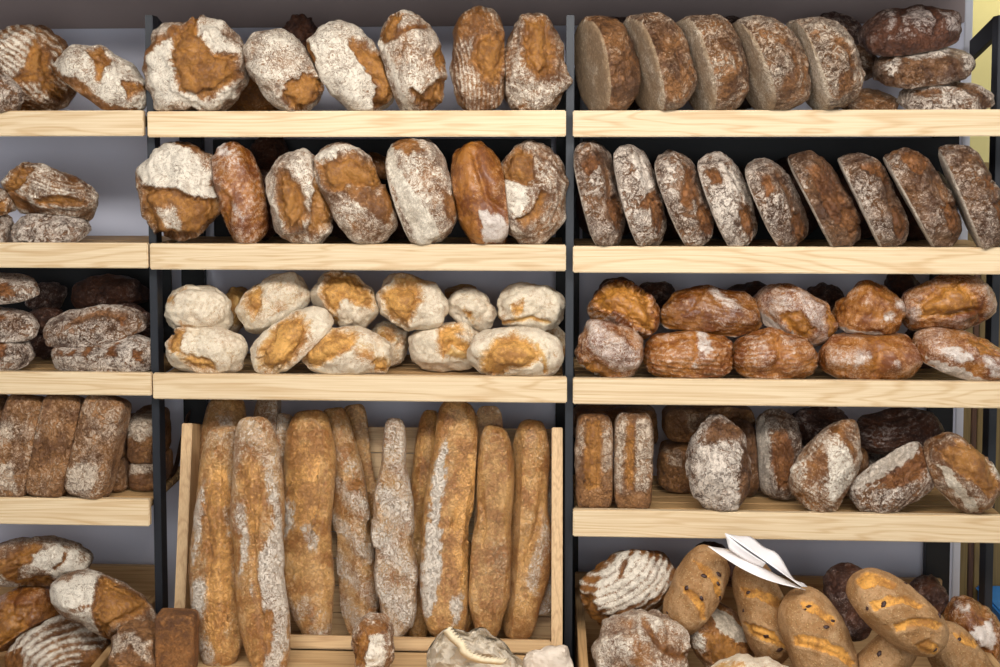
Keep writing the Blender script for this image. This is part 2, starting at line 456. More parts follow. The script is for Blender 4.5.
# ================================================================== the setting
YW = 0.50                                        # back wall
wx1 = xat(966, 300, YW)
tag(boxes('wall_back', [(-2.6, wx1-.022, YW, YW+.08, 0, 2.9)], M['wall'], bev=0), kind='structure')
tag(boxes('trim_1', [(wx1-.022, wx1, YW-.004, YW+.10, 0, 2.9)], M['white_trim'], bev=.002), kind='structure')
zh = zat(300, 27, YW-.012)
tag(boxes('upper_band', [(-2.6, wx1-.024, YW-.012, YW, zh, 2.9)], M['header'], bev=.002), kind='structure')  # thin taupe band across the top of the back wall
tag(boxes('shade_canopy', [(-2.6, wx1-.024, -.30, YW-.0125, 2.105, 2.23)], M['header'], bev=.003), kind='structure')  # unseen canopy, added to keep the lamps off the upper wall
tag(boxes('wall_right', [(wx1-.4, 3.0, 1.45, 1.53, 0, 2.9)], M['yellow_wall'], bev=0), kind='structure')
tag(boxes('floor', [(-3.5, 3.5, -4.5, 1.53, -.05, 0)], M['floor'], bev=0), kind='structure')
tag(boxes('ceiling', [(-3.5, 3.5, -4.5, 1.53, 2.9, 2.95)], M['wall'], bev=0), kind='structure')
# boards that stand in the passage beyond the wall's end
for (p0, p1, top, mt, lb) in (
        (957, 968, 1.56, 'olive_board', 'olive brown upright board just right of the white wall end'),
        (968, 974, 1.50, 'brown_board', 'narrow dark brown upright board in the passage behind the right hand shelves'),
        (974, 981, 1.58, 'olive_board', 'olive upright board between two dark ones in the passage at right'),
        (981, 987, 1.52, 'brown_board', 'dark reddish brown upright board nearest the right hand post'),
        (988, 1004, 1.60, 'olive_board', 'olive board at the right edge behind the black post')):
    x0, x1 = xat(p0, 560, .95), xat(p1, 560, .95)
    o = boxes('upright_board', [(x0+.001, x1-.001, .95, .98, 0, top)], M[mt], off=(x0, .95, 0)); o.location = (x0, .95, 0)
    tag(o, lb, 'board', 'upright boards in the passage')
p = at(1000, 604, .80)
o = boxes('storage_bin', [(-.03, .25, 0, .3, 0, p.z+.012), (-.036, .256, -.006, .306, p.z+.000, p.z+.014)], plain_mat('blue_plastic', (40, 120, 190), .4), bev=.006)
o.location = (p.x, .63, 0); tag(o, 'bright blue bin just peeking in at the lower right edge', 'bin')

ZT = zat(172.5, 646, -.055); zl = ZT - .0015; zc = ZT - .056
# ================================================================== steel frames of the rack
def frame(pxf, zs, label, z0, yp=.045, rear=None):
    """front post, rear post, slanting top arm and a bracket under every shelf"""
    xc = xat(pxf, 300, yp); rx = xc if rear is None else xat(rear, 300, .46)
    root = empty('steel_upright', (xc, yp, 0), label, 'shelf frame', 'black steel uprights of the bread rack')
    hx = .010
    ztop = zat(pxf, 15, yp)
    q = (xc, yp, 0); y1 = yp + .055
    f = boxes('front_post', [(xc-hx, xc+hx, yp, y1, z0, ztop)], M['post'], root, .0015, q)
    boxes('rear_post', [(rx-.033, rx+.033, .452, .484, 0, ztop-.115)], M['steel'], root, .0015, q)
    prism('top_arm', [(y1+.0005, ztop), (.4515, ztop-.24*(.4515-y1)), (.4515, ztop-.24*(.4515-y1)-.055), (y1+.0005, ztop-.055)], xc-hx*.8, xc+hx*.8, M['steel'], root, q, 'X')
    for z in zs:
        prism('bracket', [(y1+.0005, z-.043), (.4515, z-.043), (.4515, z-.070), (y1+.0005, z-.06)], xc-.006, xc+.006, M['steel'], root, q, 'X')
    return root

# ================================================================== shelves
def shelf(key, px0, px1, py, hpx, label, xin0, xin1, depth=.425, end=False):
    x0, x1 = xat(px0, py, 0), xat(px1, py, 0)
    pm = (max(px0, 0)+min(px1, 1000))/2
    z = zat(pm, py, 0); z1 = zat(pm, py+hpx, 0)
    SHELF[key] = z - .0136
    root = empty('bread_shelf', ((x0+x1)/2, 0, z), label, 'shelf', 'pale wooden bread shelves')
    q = root.location
    boxes('front_board', [(x0, x1, 0, .022, z1, z)], M['shelf_wood'], root, .0025, q)
    a, b = xin0, xin1
    ns = 7; gap = .009; wd = (depth - .024 - gap*(ns-1)) / ns
    for i in range(ns):
        y0 = .024 + i*(wd+gap)
        boxes('slat', [(a, b, y0, y0+wd, z-.028, z-.014)], M['slat_wood'], root, .002, q)
    for xx in (a+.012, b-.035):
        boxes('cross_rail', [(xx, xx+.024, .024, depth, z-.042, z-.0285)], M['slat_wood'], root, .001, q)
    return root

PL, PM_, PR = 153.5, 569.5, 996.0
xre = xat(PR, 300, .19) - .0115
zL = [zat(75, 110.6), zat(75, 243), zat(75, 372.5), zat(75, 498)]
zC = [zat(360, 110.8), zat(360, 244.3), zat(360, 375.5)]
zR = [zat(790, 109.3), zat(790, 246), zat(790, 378.5), zat(790, 510.5)]
xl, xm, xr = xat(PL, 300, .045), xat(PM_, 300, .045), xat(PR, 300, .045)
g = .016
shelf('L1', -120, 143, 110.6, 25.5, 'top pale wood shelf on the left, holding only two leaning loaves', -1.62, xl-g)
shelf('L2', -120, 147.5, 243, 25, 'left shelf with a bare stretch beside two stacked loaves', -1.62, xl-g)
shelf('L3', -120, 151, 372.5, 22.5, 'left shelf under the long floured loaves stacked three high', -1.62, xl-g)
shelf('L4', -120, 149, 498.8, 26.5, 'lowest left shelf carrying the leaning tin loaves, its end open to view', -1.62, xl-g)
shelf('C1', 147, 566, 110.8, 26, 'top middle shelf board under six big upright country loaves', xl+g, xm-g)
shelf('C2', 149.5, 566, 244.3, 26, 'middle shelf board under seven upright orange and floured loaves', xl+g, xm-g)
shelf('C3', 152.5, 567, 375.5, 25.5, 'middle shelf board under the pale golden rolls, above the baguettes', xl+g, xm-g)
shelf('R1', 573, 1060, 110.0, 26.5, 'top right shelf board under a row of round brown loaves', xm+g, xre)
shelf('R2', 573, 1060, 247, 26.5, 'right shelf board under nine leaning cracked floury loaves', xm+g, xre)
shelf('R3', 573, 1060, 380.2, 26, 'right shelf board under the glossy orange brown loaves', xm+g, xre)
shelf('R4', 573, 1060, 513.0, 27, 'lowest right shelf board with bare slats between mixed loaves', xm+g, xre)
def shade_panel(key, x0, x1, z1, label):  # black sheet added to stand in for deep shade behind a row
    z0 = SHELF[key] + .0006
    o = boxes('shade_panel', [(x0, x1, .405, .413, z0, z1)], M['steel'], bev=.001, off=((x0+x1)/2, .405, z0)); o.location = ((x0+x1)/2, .405, z0)
    tag(o, label, 'panel', 'added black panels standing in for shade')
shade_panel('R2', xm+.04, xre-.07, zR[0]-.075, 'added black panel standing in for shade behind the nine leaning cracked loaves')
shade_panel('C2', xat(214, 200, .41), xat(551, 200, .41), zC[0]-.075, 'added black panel standing in for shade behind the second middle row of upright loaves')
shade_panel('L3', -1.6, xl-.05, zL[1]-.075, 'added black panel standing in for shade behind the long floured loaves at left')
# ================================================================== counter and crates

ZB = zc - .17
root = empty('display_counter', (-.516, -.1, zc), 'pale wooden counter ledge along the bottom under the baguette crate', 'counter')
boxes('ledge_board', [(-1.066, .034, -.62, -.0575, zl-.034, zl)], M['crate_wood'], root, .003, root.location)
boxes('lower_board', [(-1.066, .034, -.057, .44, zc-.03, zc)], M['crate_wood'], root, .003, root.location)
boxes('plinth', [(-1.05, .030, -.58, .43, 0.0, zc-.0305)], M['crate_wood'], root, .003, root.location)
for (x0, x1, lb) in ((-2.2, -1.068, 'low wooden base under the lower left crate'), (.036, 1.8, 'low wooden base under the lower right crate')):
    o = boxes('base_cabinet', [(x0, x1, -.45, .44, ZB-.025, ZB), (x0+.01, x1-.01, -.42, .44, 0, ZB-.0255)], M['crate_wood'], bev=.003, off=(x0, 0, 0)); o.location = (x0, 0, 0)
    tag(o, lb, 'cabinet')
frame(PL, zL[:3] + zC, 'black steel upright between the left and middle shelves', zc + .0006)
frame(PM_, zC + zR, 'black steel upright between the middle and right shelves, full height', ZB + .0006)
frame(PR, zR, 'black steel upright at the right edge with its slanting top arm', ZB + .0006, .19, 943)

# leaning baguette crate : a tray tipped back; built upright and turned about its lower front edge
def tray():
    y0 = -.055
    bl = at(172.5, 646, y0); br = at(562.5, 646, y0)
    zb = bl.z
    root = empty('baguette_crate', ((bl.x+br.x)/2, y0, zb), 'big pale wooden crate tipped back to show the standing baguettes', 'crate')
    w2 = (br.x-bl.x)/2
    H = .565; D = .20
    lean = math.radians(13)
    X = Matrix.Rotation(-lean, 4, 'X')
    th = .028
    boxes('left_side', [(-w2, -w2+th, 0, D, 0, H)], M['crate_upright'], root, .002, None, X)
    boxes('right_side', [(w2-th, w2, 0, D, 0, H)], M['crate_upright'], root, .002, None, X)
    boxes('bottom_board', [(-w2+th+.0005, w2-th-.0005, .0225, D-.013, 0, .016)], M['crate_wood'], root, .002, None, X)
    for i in range(8):
        z0 = .0 + i*(H/8)
        boxes('back_slat', [(-w2+th+.0005, w2-th-.0005, D-.012, D, z0+.001, z0+H/8-.001)], M['crate_wood'], root, .002, None, X)
    boxes('front_rail', [(-w2+th+.0005, w2-th-.0005, 0, .022, 0, .033)], M['crate_wood'], root, .003, None, X)
    return Matrix.Translation(root.location) @ X, w2-th, D
TRAY, TRW, TRD = tray()

def crate(px_l, px_r, py_side, py_back, y_front, label, xclip=None):
    zs = zat((px_l+px_r)/2, py_side, .42); zb_ = zat((px_l+px_r)/2, py_back, .43)
    x0 = xclip[0] if xclip and xclip[0] is not None else xat(px_l, py_back, .42)
    x1 = xclip[1] if xclip and xclip[1] is not None else xat(px_r, py_back, .42)
    root = empty('bread_crate', ((x0+x1)/2, (y_front+.43)/2, ZB+.0005), label, 'crate')
    q = root.location
    z0 = ZB + .0005
    boxes('back_board', [(x0, x1, .415, .435, z0, zb_)], M['crate_wood'], root, .002, q)
    sl = [(y_front, z0), (.4145, z0), (.4145, zs), (y_front, zs)]
    prism('left_side', sl, x0, x0+.022, M['crate_depth'], root, q, 'X')
    prism('right_side', sl, x1-.022, x1, M['crate_depth'], root, q, 'X')
    boxes('front_board', [(x0, x1, y_front-.0205, y_front-.0005, z0, zs-.03)], M['crate_wood'], root, .002, q)
    for i in range(6):
        yy = y_front + .002 + i*(.412-y_front)/6
        boxes('floor_slat', [(x0+.0225, x1-.0225, yy, yy+(.412-y_front)/6-.008, z0, z0+.012)], M['slat_wood'], root, .0015, q)
crate(-60, 159, 592, 563, -.34, 'open wooden crate of country loaves at the lower left', (-1.72, None))
crate(575, 942, 590, 575, -.34, 'open wooden crate of bran dusted loaves at the lower right', (None, xr - .014))

# ================================================================== bread
L1, L2, L3, L4 = SHELF['L1'], SHELF['L2'], SHELF['L3'], SHELF['L4']
C1, C2, C3 = SHELF['C1'], SHELF['C2'], SHELF['C3']
R1, R2, R3, R4 = SHELF['R1'], SHELF['R2'], SHELF['R3'], SHELF['R4']
BACK = dict(N=22)
# ---- left, top shelf
gA = 'loaves on the top left shelf'
loaf('country_loaf', 'bread', 'ridged floured loaf on the top left shelf, split by a dark brown gash', (-22, 20, 76, 110), 112, (.7, .25, .65), 'wheat', [
    ('b', [44,37, 56,44, 58,68, 73,100, 65,108, 51,78, 28,76, 39,64], 5), ('f', [20,24, 44,36, 38,62, 26,76, 0,40], .62), ('r', -40, 150, 5.2, .22)], fl=.5, D=.17, yf=.06, rest=L1, group=gA)
loaf('country_loaf', 'bread', 'grey floured loaf cut by the left edge on the top left shelf', (-50, 70, 24, 110), 160, (.2, .9, .4), 'rye', fl=.62, D=.10, yf=-.015, rest=L1, group=gA, LT=(76, 46))
loaf('country_loaf', 'bread', 'whitest loaf on the top left shelf, tipped down against the steel post', (56, 45, 150, 110.5), 147, (.42, .8, .42), 'wheat', [
    ('b', [92,51, 105,51, 117,63, 109,83, 104,82, 105,68], 4), ('b', [126,80, 149,85, 149,90, 136,99, 131,85], 4),
    ('n', [54,66, 68,76, 85,80, 119,104, 146,110, 112,112, 74,92, 56,76], .2)], fl=.95, D=.15, yf=.015, rest=L1, group=gA, LT=(102, 44))
# ---- middle, top shelf
gB = 'upright country loaves on the top middle shelf'
loaf('country_loaf', 'bread', 'biggest round loaf on the top middle shelf, smooth brown burst framed by white flour', (141, 15, 248, 110.5), 90, (0, .2, .95), 'wheat', [
    ('b', [199,12, 180,31, 173,51, 184,88, 201,102, 221,95, 245,75, 240,53, 218,46, 204,22], 6),
    ('f', [203,20, 222,20, 242,48, 224,50, 212,42], 1.0), ('f', [150,40, 178,34, 176,60, 186,92, 215,104, 244,80, 240,100, 200,110, 160,95, 148,70], .9),
    ('n', [141,60, 144,42, 180,28, 196,16, 188,30, 168,38, 152,54, 148,70], .15), ('k', 199, 14, 9, 0, -7), ('k', 216, 44, 9, 4, -3)],
    fl=.7, D=.14, rest=C1, group=gB, lump=.07)
loaf('country_loaf', 'bread', 'floured loaf second from the left on the top middle shelf, brown lower corner', (241, 28, 325, 110.5), 122, (.1, .2, .95), 'wheat', [
    ('n', [241,48, 252,78, 270,109, 262,106, 247,76, 239,60], .05), ('b', [292,85, 310,73, 325,80, 322,108, 299,112, 286,99], 5), ('k', 262, 30, 14, -5, -2)],
    fl=.84, D=.13, rest=C1, group=gB, LT=(96, 62), p=2.8, yf=.02-.001)
loaf('dark_loaf', 'bread', 'dark crusty loaf peeping up behind the top middle row', (281, 15, 320, 60), 40, (0, .7, .7), 'dark', fl=.1, D=.14, yf=.19, lump=.14, **BACK, group=gB)
loaf('dark_loaf', 'bread', 'shaded brown loaf low behind the first two top middle loaves', (222, 62, 300, 110), 0, (0, .9, .4), 'wheat', fl=.1, D=.14, yf=.19, rest=C1, **BACK, group=gB)
loaf('country_loaf', 'bread', 'loaf with one broad white stripe between two orange flanks, top middle shelf', (305, 20, 397, 111), 124, (.1, .2, .95), 'wheat', [
    ('b', [303,36, 314,46, 322,76, 334,105, 322,92, 310,65, 303,46], 3), ('b', [356,38, 378,51, 398,66, 401,88, 392,110, 375,110, 379,87, 366,66, 352,46], 5)],
    fl=1.0, D=.12, rest=C1, group=gB, LT=(104, 62), p=3.0)
loaf('country_loaf', 'bread', 'leaning loaf with pale floured flank and torn orange tip, top middle shelf', (378, 10, 448, 110.5), 103, (.5, .15, .85), 'wheat', [
    ('b', [382,26, 396,12, 407,14, 402,26, 388,46, 382,40], 4), ('b', [444,42, 450,60, 443,72, 438,54], 4), ('b', [414,87, 429,96, 446,76, 450,87, 438,110, 424,110, 418,99], 5),
    ('f', [376,34, 390,54, 405,110, 414,112, 399,72, 388,45], 1.1), ('c', [392,40, 410,28, 428,24], 2.5, 3)],
    fl=.74, D=.15, rest=C1, group=gB, LT=(102, 60))
loaf('country_loaf', 'bread', 'tallest upright loaf on the top middle shelf, orange crust with a side lip', (449, 5, 511, 110.5), 91, (.1, .1, 1), 'wheat', [
    ('b', [478,34, 509,34, 509,60, 498,86, 486,78, 474,60], 5), ('n', [448,18, 480,5, 509,33, 478,36, 449,42], .18), ('k', 509, 31, 8, 6, 0), ('r', 350, 90, 4.5, .12)],
    fl=.52, D=.13, rest=C1, group=gB, p=2.7)
loaf('country_loaf', 'bread', 'pear shaped loaf with a dark hollow top, last on the top middle shelf', (497, 11, 573, 110.5), 84, (0, .12, 1), 'wheat', [
    ('b', [526,20, 549,18, 561,50, 560,74, 540,78, 526,58], 6), ('k', 570, 82, 9, 8, 0), ('r', 530, 130, 5, .09), ('f', [500,80, 540,82, 568,84, 566,98, 540,108, 505,105], .62)],
    fl=.56, D=.13, rest=C1, group=gB, prof=[.9, 1.05, 1.0, .84, .68], LT=(102, 76))
# ---- right, top shelf
gC = 'round brown loaves on the top right shelf'
R1s = [((573, 14, 640, 110), 98, .16, (164, 120, 80), -.02, 'first from the left, darkest of the leaning round loaves on the top right shelf'),
       ((621, 11, 696, 110), 103, .34, 0, 0, 'second from the left of the leaning round loaves on the top right shelf'),
       ((673, 13, 748, 110), 103, .44, 0, 0, 'third from the left of the leaning round loaves on the top right shelf'),
       ((728, 14, 809, 110), 106, .46, 0, 0, 'fourth from the left of the leaning round loaves, its grey base wide open to view'),
       ((786, 15, 861, 110), 106, .60, 0, 0, 'last of the five leaning round loaves on the top right shelf, crackled white')]
for i, (bb, an, fl, _, tn, lb) in enumerate(R1s):
    cx = (bb[0]+bb[2])/2
    loaf('round_loaf', 'bread', lb, bb, an, (.86, .2, -.30 + .05*i), 'brown', [('c', [cx+4, 40, cx+18, 50, cx+22, 70], 2.2, 2.5), ('n', [cx+6, 78, cx+20, 70, cx+22, 92, cx+8, 100], .1)], fl=fl+.12, D=.235, rest=R1, group=gC, tone=tn, zb=.42, LT=(98, 42), lump=.04)
loaf('dark_loaf', 'bread', 'greyish loaf top behind the first leaning round loaves, top right shelf', (590, 10, 656, 112), 0, (0, .5, .9), 'dark', fl=.55, D=.12, rest=R1, yf=.28, **BACK)
loaf('dark_loaf', 'bread', 'grey crackled loaf top showing between the third and fourth round loaves', (698, 9, 760, 112), 0, (0, .5, .9), 'dark', fl=.55, D=.12, rest=R1, yf=.28, **BACK)
gD = 'dark crackled loaves stacked at the right of the top shelf'
loaf('dark_loaf', 'bread', 'crackled grey loaf behind the last leaning round loaf, top right shelf', (806, 11, 863, 50), 165, (.2, .9, .5), 'dark', fl=.6, D=.14, yf=.26, N=30, group=gD)
loaf('dark_loaf', 'bread', 'small loaf end half hidden left of the three stacked crackled loaves', (836, 44, 877, 84), 120, (.5, .5, .6), 'rye', fl=.5, D=.12, yf=.24, N=26, group=gD)
loaf('brown_loaf', 'bread', 'tan loaf lying low between the round loaves and the crackled stack', (838, 82, 898, 110), 0, (0, .9, .4), 'brown', fl=.35, D=.16, yf=.12, rest=R1, N=30, tone=.1, group=gD)
loaf('dark_loaf', 'bread', 'topmost of the three dark crackled loaves stacked at the upper right', (861, 3, 964, 58), 11, (-.1, .9, .42), 'dark', [
    ('f', [880,30, 888,14, 900,8, 898,26], .8), ('f', [902,8, 926,5, 930,26, 908,30], .78), ('f', [934,10, 955,18, 960,34, 940,30], .75), ('n', [862,44, 962,34, 960,48, 880,60], .15),
    ('c', [886,34, 894,16, 904,6], 3, 4), ('c', [930,34, 932,20, 926,6], 3, 4)], fl=.45, D=.19, yf=.03, tone=.08, zb=.45, group=gD, LT=(102, 44), lump=.07)
loaf('dark_loaf', 'bread', 'middle one of the three dark crackled loaves stacked at the upper right', (874, 43, 974, 90), 9, (-.1, .9, .42), 'rye', [
    ('f', [880,64, 894,54, 894,74, 880,80], .7), ('f', [902,52, 950,46, 948,54, 905,62], .75), ('f', [958,50, 972,58, 970,72, 960,70], .8), ('n', [890,66, 955,56, 955,76, 885,86], .15)],
    fl=.4, D=.19, yf=.02, tone=-.12, zb=.5, group=gD, LT=(100, 38))
loaf('dark_loaf', 'bread', 'bottom one of the three crackled loaves stacked at the upper right, whitest crust', (899, 78, 993, 110), 3, (0, .9, .42), 'rye', [('c', [955,80, 966,90, 985,108], 5, 4), ('c', [910,92, 930,90], 3, 3)], fl=.85, D=.19, yf=.012, rest=R1, zb=.2, group=gD)
# ---- left, second shelf
gE = 'loaves on the second left shelf'
loaf('country_loaf', 'bread', 'oval loaf with a cross cut through grey flour, second left shelf', (0, 162, 99, 227), 157, (.1, .75, .65), 'wheat', [
    ('b', [25,163, 46,166, 32,184, 14,193, 8,190, 20,178], 5), ('b', [48,196, 70,192, 92,197, 94,203, 70,203, 52,202], 5), ('n', [8,192, 24,190, 50,206, 44,214, 20,206], .12), ('r', 110, 40, 3.6, .08)],
    fl=.68, D=.19, yf=.03, group=gE, LT=(104, 54), tone=-.12)
loaf('country_loaf', 'bread', 'flat grey floured loaf under the cross cut one, second left shelf', (12, 210, 88, 243), 0, (0, .9, .42), 'rye', fl=.85, D=.17, yf=.02, rest=L2, zb=.3, group=gE)
loaf('country_loaf', 'bread', 'brown loaf end above another at the left edge, second left shelf', (-50, 184, 14, 218), 170, (.1, .9, .4), 'wheat', [('b', [-20,198, 12,200, 12,214, -20,216], 3)], fl=.7, D=.16, yf=.0, N=30, group=gE, tone=-.1)
loaf('country_loaf', 'bread', 'floury loaf end on the shelf at the left edge, second left shelf', (-55, 211, 13, 243), 0, (0, .9, .42), 'rye', fl=.8, D=.16, yf=.0, rest=L2, N=30, group=gE)
# ---- middle, second shelf
gF = 'upright loaves on the second middle shelf'
loaf('country_loaf', 'bread', 'loaf with a large white cap above a brown swollen base, second middle shelf', (132, 150, 223, 245), 100, (-.05, .15, 1), 'wheat', [
    ('f', [136,172, 150,155, 172,150, 195,160, 214,182, 219,206, 200,204, 180,196, 160,194, 142,192], 1.1), ('b', [142,196, 160,196, 180,198, 200,206, 219,208, 222,235, 190,245, 158,244, 148,222], 6, .08),
    ('f', [164,214, 178,212, 188,222, 186,236, 172,230], .7), ('o', 180, 224, 22, 4), ('n', [170,146, 190,152, 206,164, 200,164, 180,156], .1)],
    fl=.55, D=.14, rest=C2, up=.0142, yf=-.041, group=gF, prof=[.72, .9, 1, 1, .8], lump=.07, LT=(96, 92))
loaf('country_loaf', 'bread', 'narrow glossy orange loaf second from the left, second middle shelf', (212, 144, 268, 245), 108, (.25, .15, .95), 'gloss', [
    ('f', [216,148, 226,145, 240,158, 228,160], .75), ('t', 38, 6, .12, 1.0), ('f', [232,196, 252,218, 248,222, 234,206], .62), ('c', [222,190, 236,200, 232,214], 3, 3)],
    fl=.30, D=.14, rest=C2, group=gF, LT=(102, 54), tone=.04)
loaf('dark_loaf', 'bread', 'dark loaf top in the shade behind the second loaf, second middle shelf', (242, 144, 292, 250), 0, (0, .5, .9), 'dark', fl=.3, D=.09, rest=C2, yf=.21, **BACK, group=gF)
loaf('country_loaf', 'bread', 'oval floured loaf with a brown burst down its middle, second middle shelf', (264, 150, 334, 245), 97, (.1, .15, 1), 'wheat', [
    ('b', [276,168, 290,168, 304,190, 312,215, 300,232, 288,230, 282,205], 6), ('b', [318,178, 334,196, 334,222, 312,240, 316,215], 4, .2)], fl=.78, D=.13, rest=C2, group=gF, LT=(96, 68))
loaf('country_loaf', 'bread', 'orange bubbled loaf with a white cap, tilted, centre of second middle shelf', (312, 143, 397, 245), 118, (.1, .2, .95), 'wheat', [
    ('b', [320,162, 332,156, 356,156, 380,168, 390,184, 378,190, 352,184, 344,194, 330,190], 6), ('f', [312,152, 322,144, 342,144, 360,152, 340,156, 318,162], 1.05), ('n', [388,178, 396,200, 392,225, 380,215], .1),
    ('n', [350,192, 370,186, 392,206, 388,226], .2)], fl=.66, D=.13, rest=C2, group=gF, LT=(108, 58), p=2.7)
loaf('dark_loaf', 'bread', 'orange loaf bit peeping out behind the tilted bubbled loaf, second middle shelf', (360, 152, 396, 180), 150, (.4, .8, .3), 'wheat', [], fl=.1, D=.08, yf=.17, **BACK, group=gF)
loaf('country_loaf', 'bread', 'leaning loaf with its pale flat base turned left, second middle shelf', (387, 139, 458, 245), 108, (.80, .22, .30), 'wheat', [
    ('s', [386,146, 392,142, 400,164, 418,190, 434,215, 444,245, 420,245, 400,200, 392,176]), ('n', [391,142, 412,139, 426,150, 414,156, 396,150], .15), ('n', [446,190, 458,200, 454,225, 446,212], .15)],
    fl=.72, D=.17, rest=C2, group=gF, LT=(108, 58))
loaf('country_loaf', 'bread', 'smooth orange loaf with only its foot floured, second middle shelf', (449, 141, 512, 245), 104, (.2, .15, .95), 'gloss', [
    ('f', [478,208, 500,212, 512,226, 508,245, 486,245, 482,225], 1.0), ('c', [474,150, 482,175, 490,198, 502,208], 3.5, 5), ('o', 494, 180, 16, 4), ('n', [449,141, 470,141, 478,200, 480,240, 465,240], .0)],
    fl=.22, D=.13, rest=C2, group=gF, LT=(104, 56))
loaf('country_loaf', 'bread', 'big rounded loaf with a swirl of flour, last on the second middle shelf', (495, 140, 569, 245), 92, (0, .1, 1), 'wheat', [
    ('b', [504,150, 520,144, 534,152, 534,176, 526,184, 508,178, 497,190], 5, .15), ('f', [500,186, 512,178, 526,182, 530,200, 520,214, 506,210], 1.0), ('b', [518,218, 532,210, 542,188, 548,192, 540,214, 526,226], 4),
    ('k', 568, 180, 8, 4, 0), ('r', 515, 196, 6, .07)], fl=.62, D=.14, rest=C2, group=gF, LT=(104, 72), prof=[.82, .95, 1, 1, .9])
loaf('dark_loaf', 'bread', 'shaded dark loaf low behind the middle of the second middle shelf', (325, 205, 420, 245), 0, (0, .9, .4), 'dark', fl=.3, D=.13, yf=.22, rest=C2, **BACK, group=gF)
# ---- right, second shelf : nine leaning loaves
gG = 'leaning cracked loaves on the second right shelf'
R2s = [((573, 141, 626, 246), 101, .60, 0, .66, [579,162, 590,150, 600,160, 588,176], 'first of the nine leaning cracked loaves, upright beside the middle post'),
       ((612, 144, 668, 246), 102, .78, 0, .5, [640,200, 652,186, 660,200, 648,206, 636,206], 'second leaning loaf of nine, white crust split into plates'),
       ((653, 150, 715, 246), 105, .66, 0, .5, [682,166, 690,164, 692,190, 686,206, 676,202], 'third leaning loaf of nine, long brown split down its grey crust'),
       ((695, 151, 760, 246), 106, .86, 0, .5, [702,166, 710,164, 720,178, 712,182, 704,176], 'fourth leaning loaf of nine, the whitest with torn brown patches'),
       ((742, 157, 811, 246), 106, .62, 0, .5, [754,172, 764,170, 770,186, 762,192], 'fifth leaning loaf of nine, shortest and pinkish grey'),
       ((786, 149, 860, 246), 110, .28, -.08, .5, [800,166, 820,160, 842,200, 836,226, 820,210], 'sixth leaning loaf of nine, shiny dark brown with little flour'),
       ((836, 151, 909, 246), 108, .56, -.05, .5, [850,160, 880,166, 886,180, 862,172], 'seventh leaning loaf of nine, mottled brown and white'),
       ((881, 145, 964, 246), 110, .44, .02, .5, [892,150, 914,147, 924,158, 914,170, 900,166], 'eighth leaning loaf of nine, the widest with an orange patch at its top'),
       ((937, 141, 1010, 246), 106, .46, -.02, .5, [972,170, 996,172, 990,186, 974,184], 'ninth leaning loaf of nine, brown, at the right edge')]
for i, (bb, an, fl, tn, _, bp, lb) in enumerate(R2s):
    x0, y0, x1, y1 = bb; w = x1-x0
    f = [('b', bp, 3.5)]
    # lower bare patch
    f.append(('b', [x0+w*.62, y0+58, x0+w*.8, y0+54, x0+w*.95, y0+74, x0+w*.82, y0+90, x0+w*.70, y0+76], 3))
    f.append(('c', [x0+w*.45, y0+12, x0+w*.62, y0+34, x0+w*.66, y0+52, x0+w*.86, y0+62], 2.2, 3))
    if fl > .7: f.append(('f', [x0+w*.3, y0+10, x0+w*.6, y0+12, x0+w*.74, y0+45, x0+w*.52, y0+50], .9))
    if i in (3, 7, 8): f.append(('f', [x0+w*.55, y0+8, x0+w*.8, y0+26, x0+w*.92, y0+60, x0+w*.75, y0+36], .8))
    loaf('rye_loaf', 'bread', lb, bb, an + 6, (.93, .24, .27 if i < 5 else .14), 'rye', f, fl=fl, D=.21, rest=R2, group=gG, tone=tn, zb=.40, LT=(106, 36), lump=.05, p=2.5)
gP = 'added dark loaves behind the leaning ones on the second right shelf'  # dark loaves added to block light and darken the back of this row
for bb, lb in (((576, 168, 640, 246), 'first and second'), ((642, 162, 700, 246), 'second, third and fourth'), ((702, 170, 762, 246), 'fourth and fifth'), ((764, 160, 826, 246), 'fifth and sixth'),
               ((828, 166, 890, 246), 'sixth, seventh and eighth'), ((892, 172, 950, 246), 'eighth and ninth')):
    loaf('dark_loaf', 'bread', 'added dark loaf behind the %s leaning loaves, second right shelf' % lb, bb, 90, (0, .2, .9), 'dark', fl=.1, D=.11, yf=.27, rest=R2, **BACK, group=gP, tone=-.2)
# ---- left, third shelf
gH = 'long floured loaves on the third left shelf'
loaf('long_loaf', 'bread', 'topmost of three floured loaf ends stacked at the left edge, third shelf', (-60, 273, 39, 303), 2, (0, .9, .42), 'rye', [('b', [-10,282, 18,280, 24,292, 0,296], 3)], fl=.8, D=.13, yf=.02, zb=.35, group=gH, tone=.1)
loaf('long_loaf', 'bread', 'middle one of three floured loaf ends stacked at the left edge, third shelf', (-62, 307, 38, 342), -3, (0, .9, .42), 'rye', [('b', [-5,312, 10,314, 12,319, -5,318], 3)], fl=.74, D=.14, yf=.015, zb=.4, group=gH, tone=.12)
loaf('long_loaf', 'bread', 'bottom one of three floured loaf ends stacked at the left edge, third shelf', (-66, 340, 32, 374), 0, (0, .9, .42), 'rye', [('b', [6,346, 14,344, 14,360, 8,366], 3)], fl=.8, D=.15, yf=.012, rest=L3, zb=.4, group=gH, tone=.1, p=2.8)
loaf('long_loaf', 'bread', 'long floured loaf tilted up to the right, upper one by the post, third left shelf', (44, 304, 148, 349), 9, (-.12, .88, .42), 'rye', [
    ('c', [80,318, 96,312, 110,310, 128,312], 3.0, 2.5), ('b', [128,312, 133,311, 132,322, 130,320], 2.5)], fl=.72, D=.13, yf=.03, zb=.35, group=gH, LT=(105, 38), tone=.16)
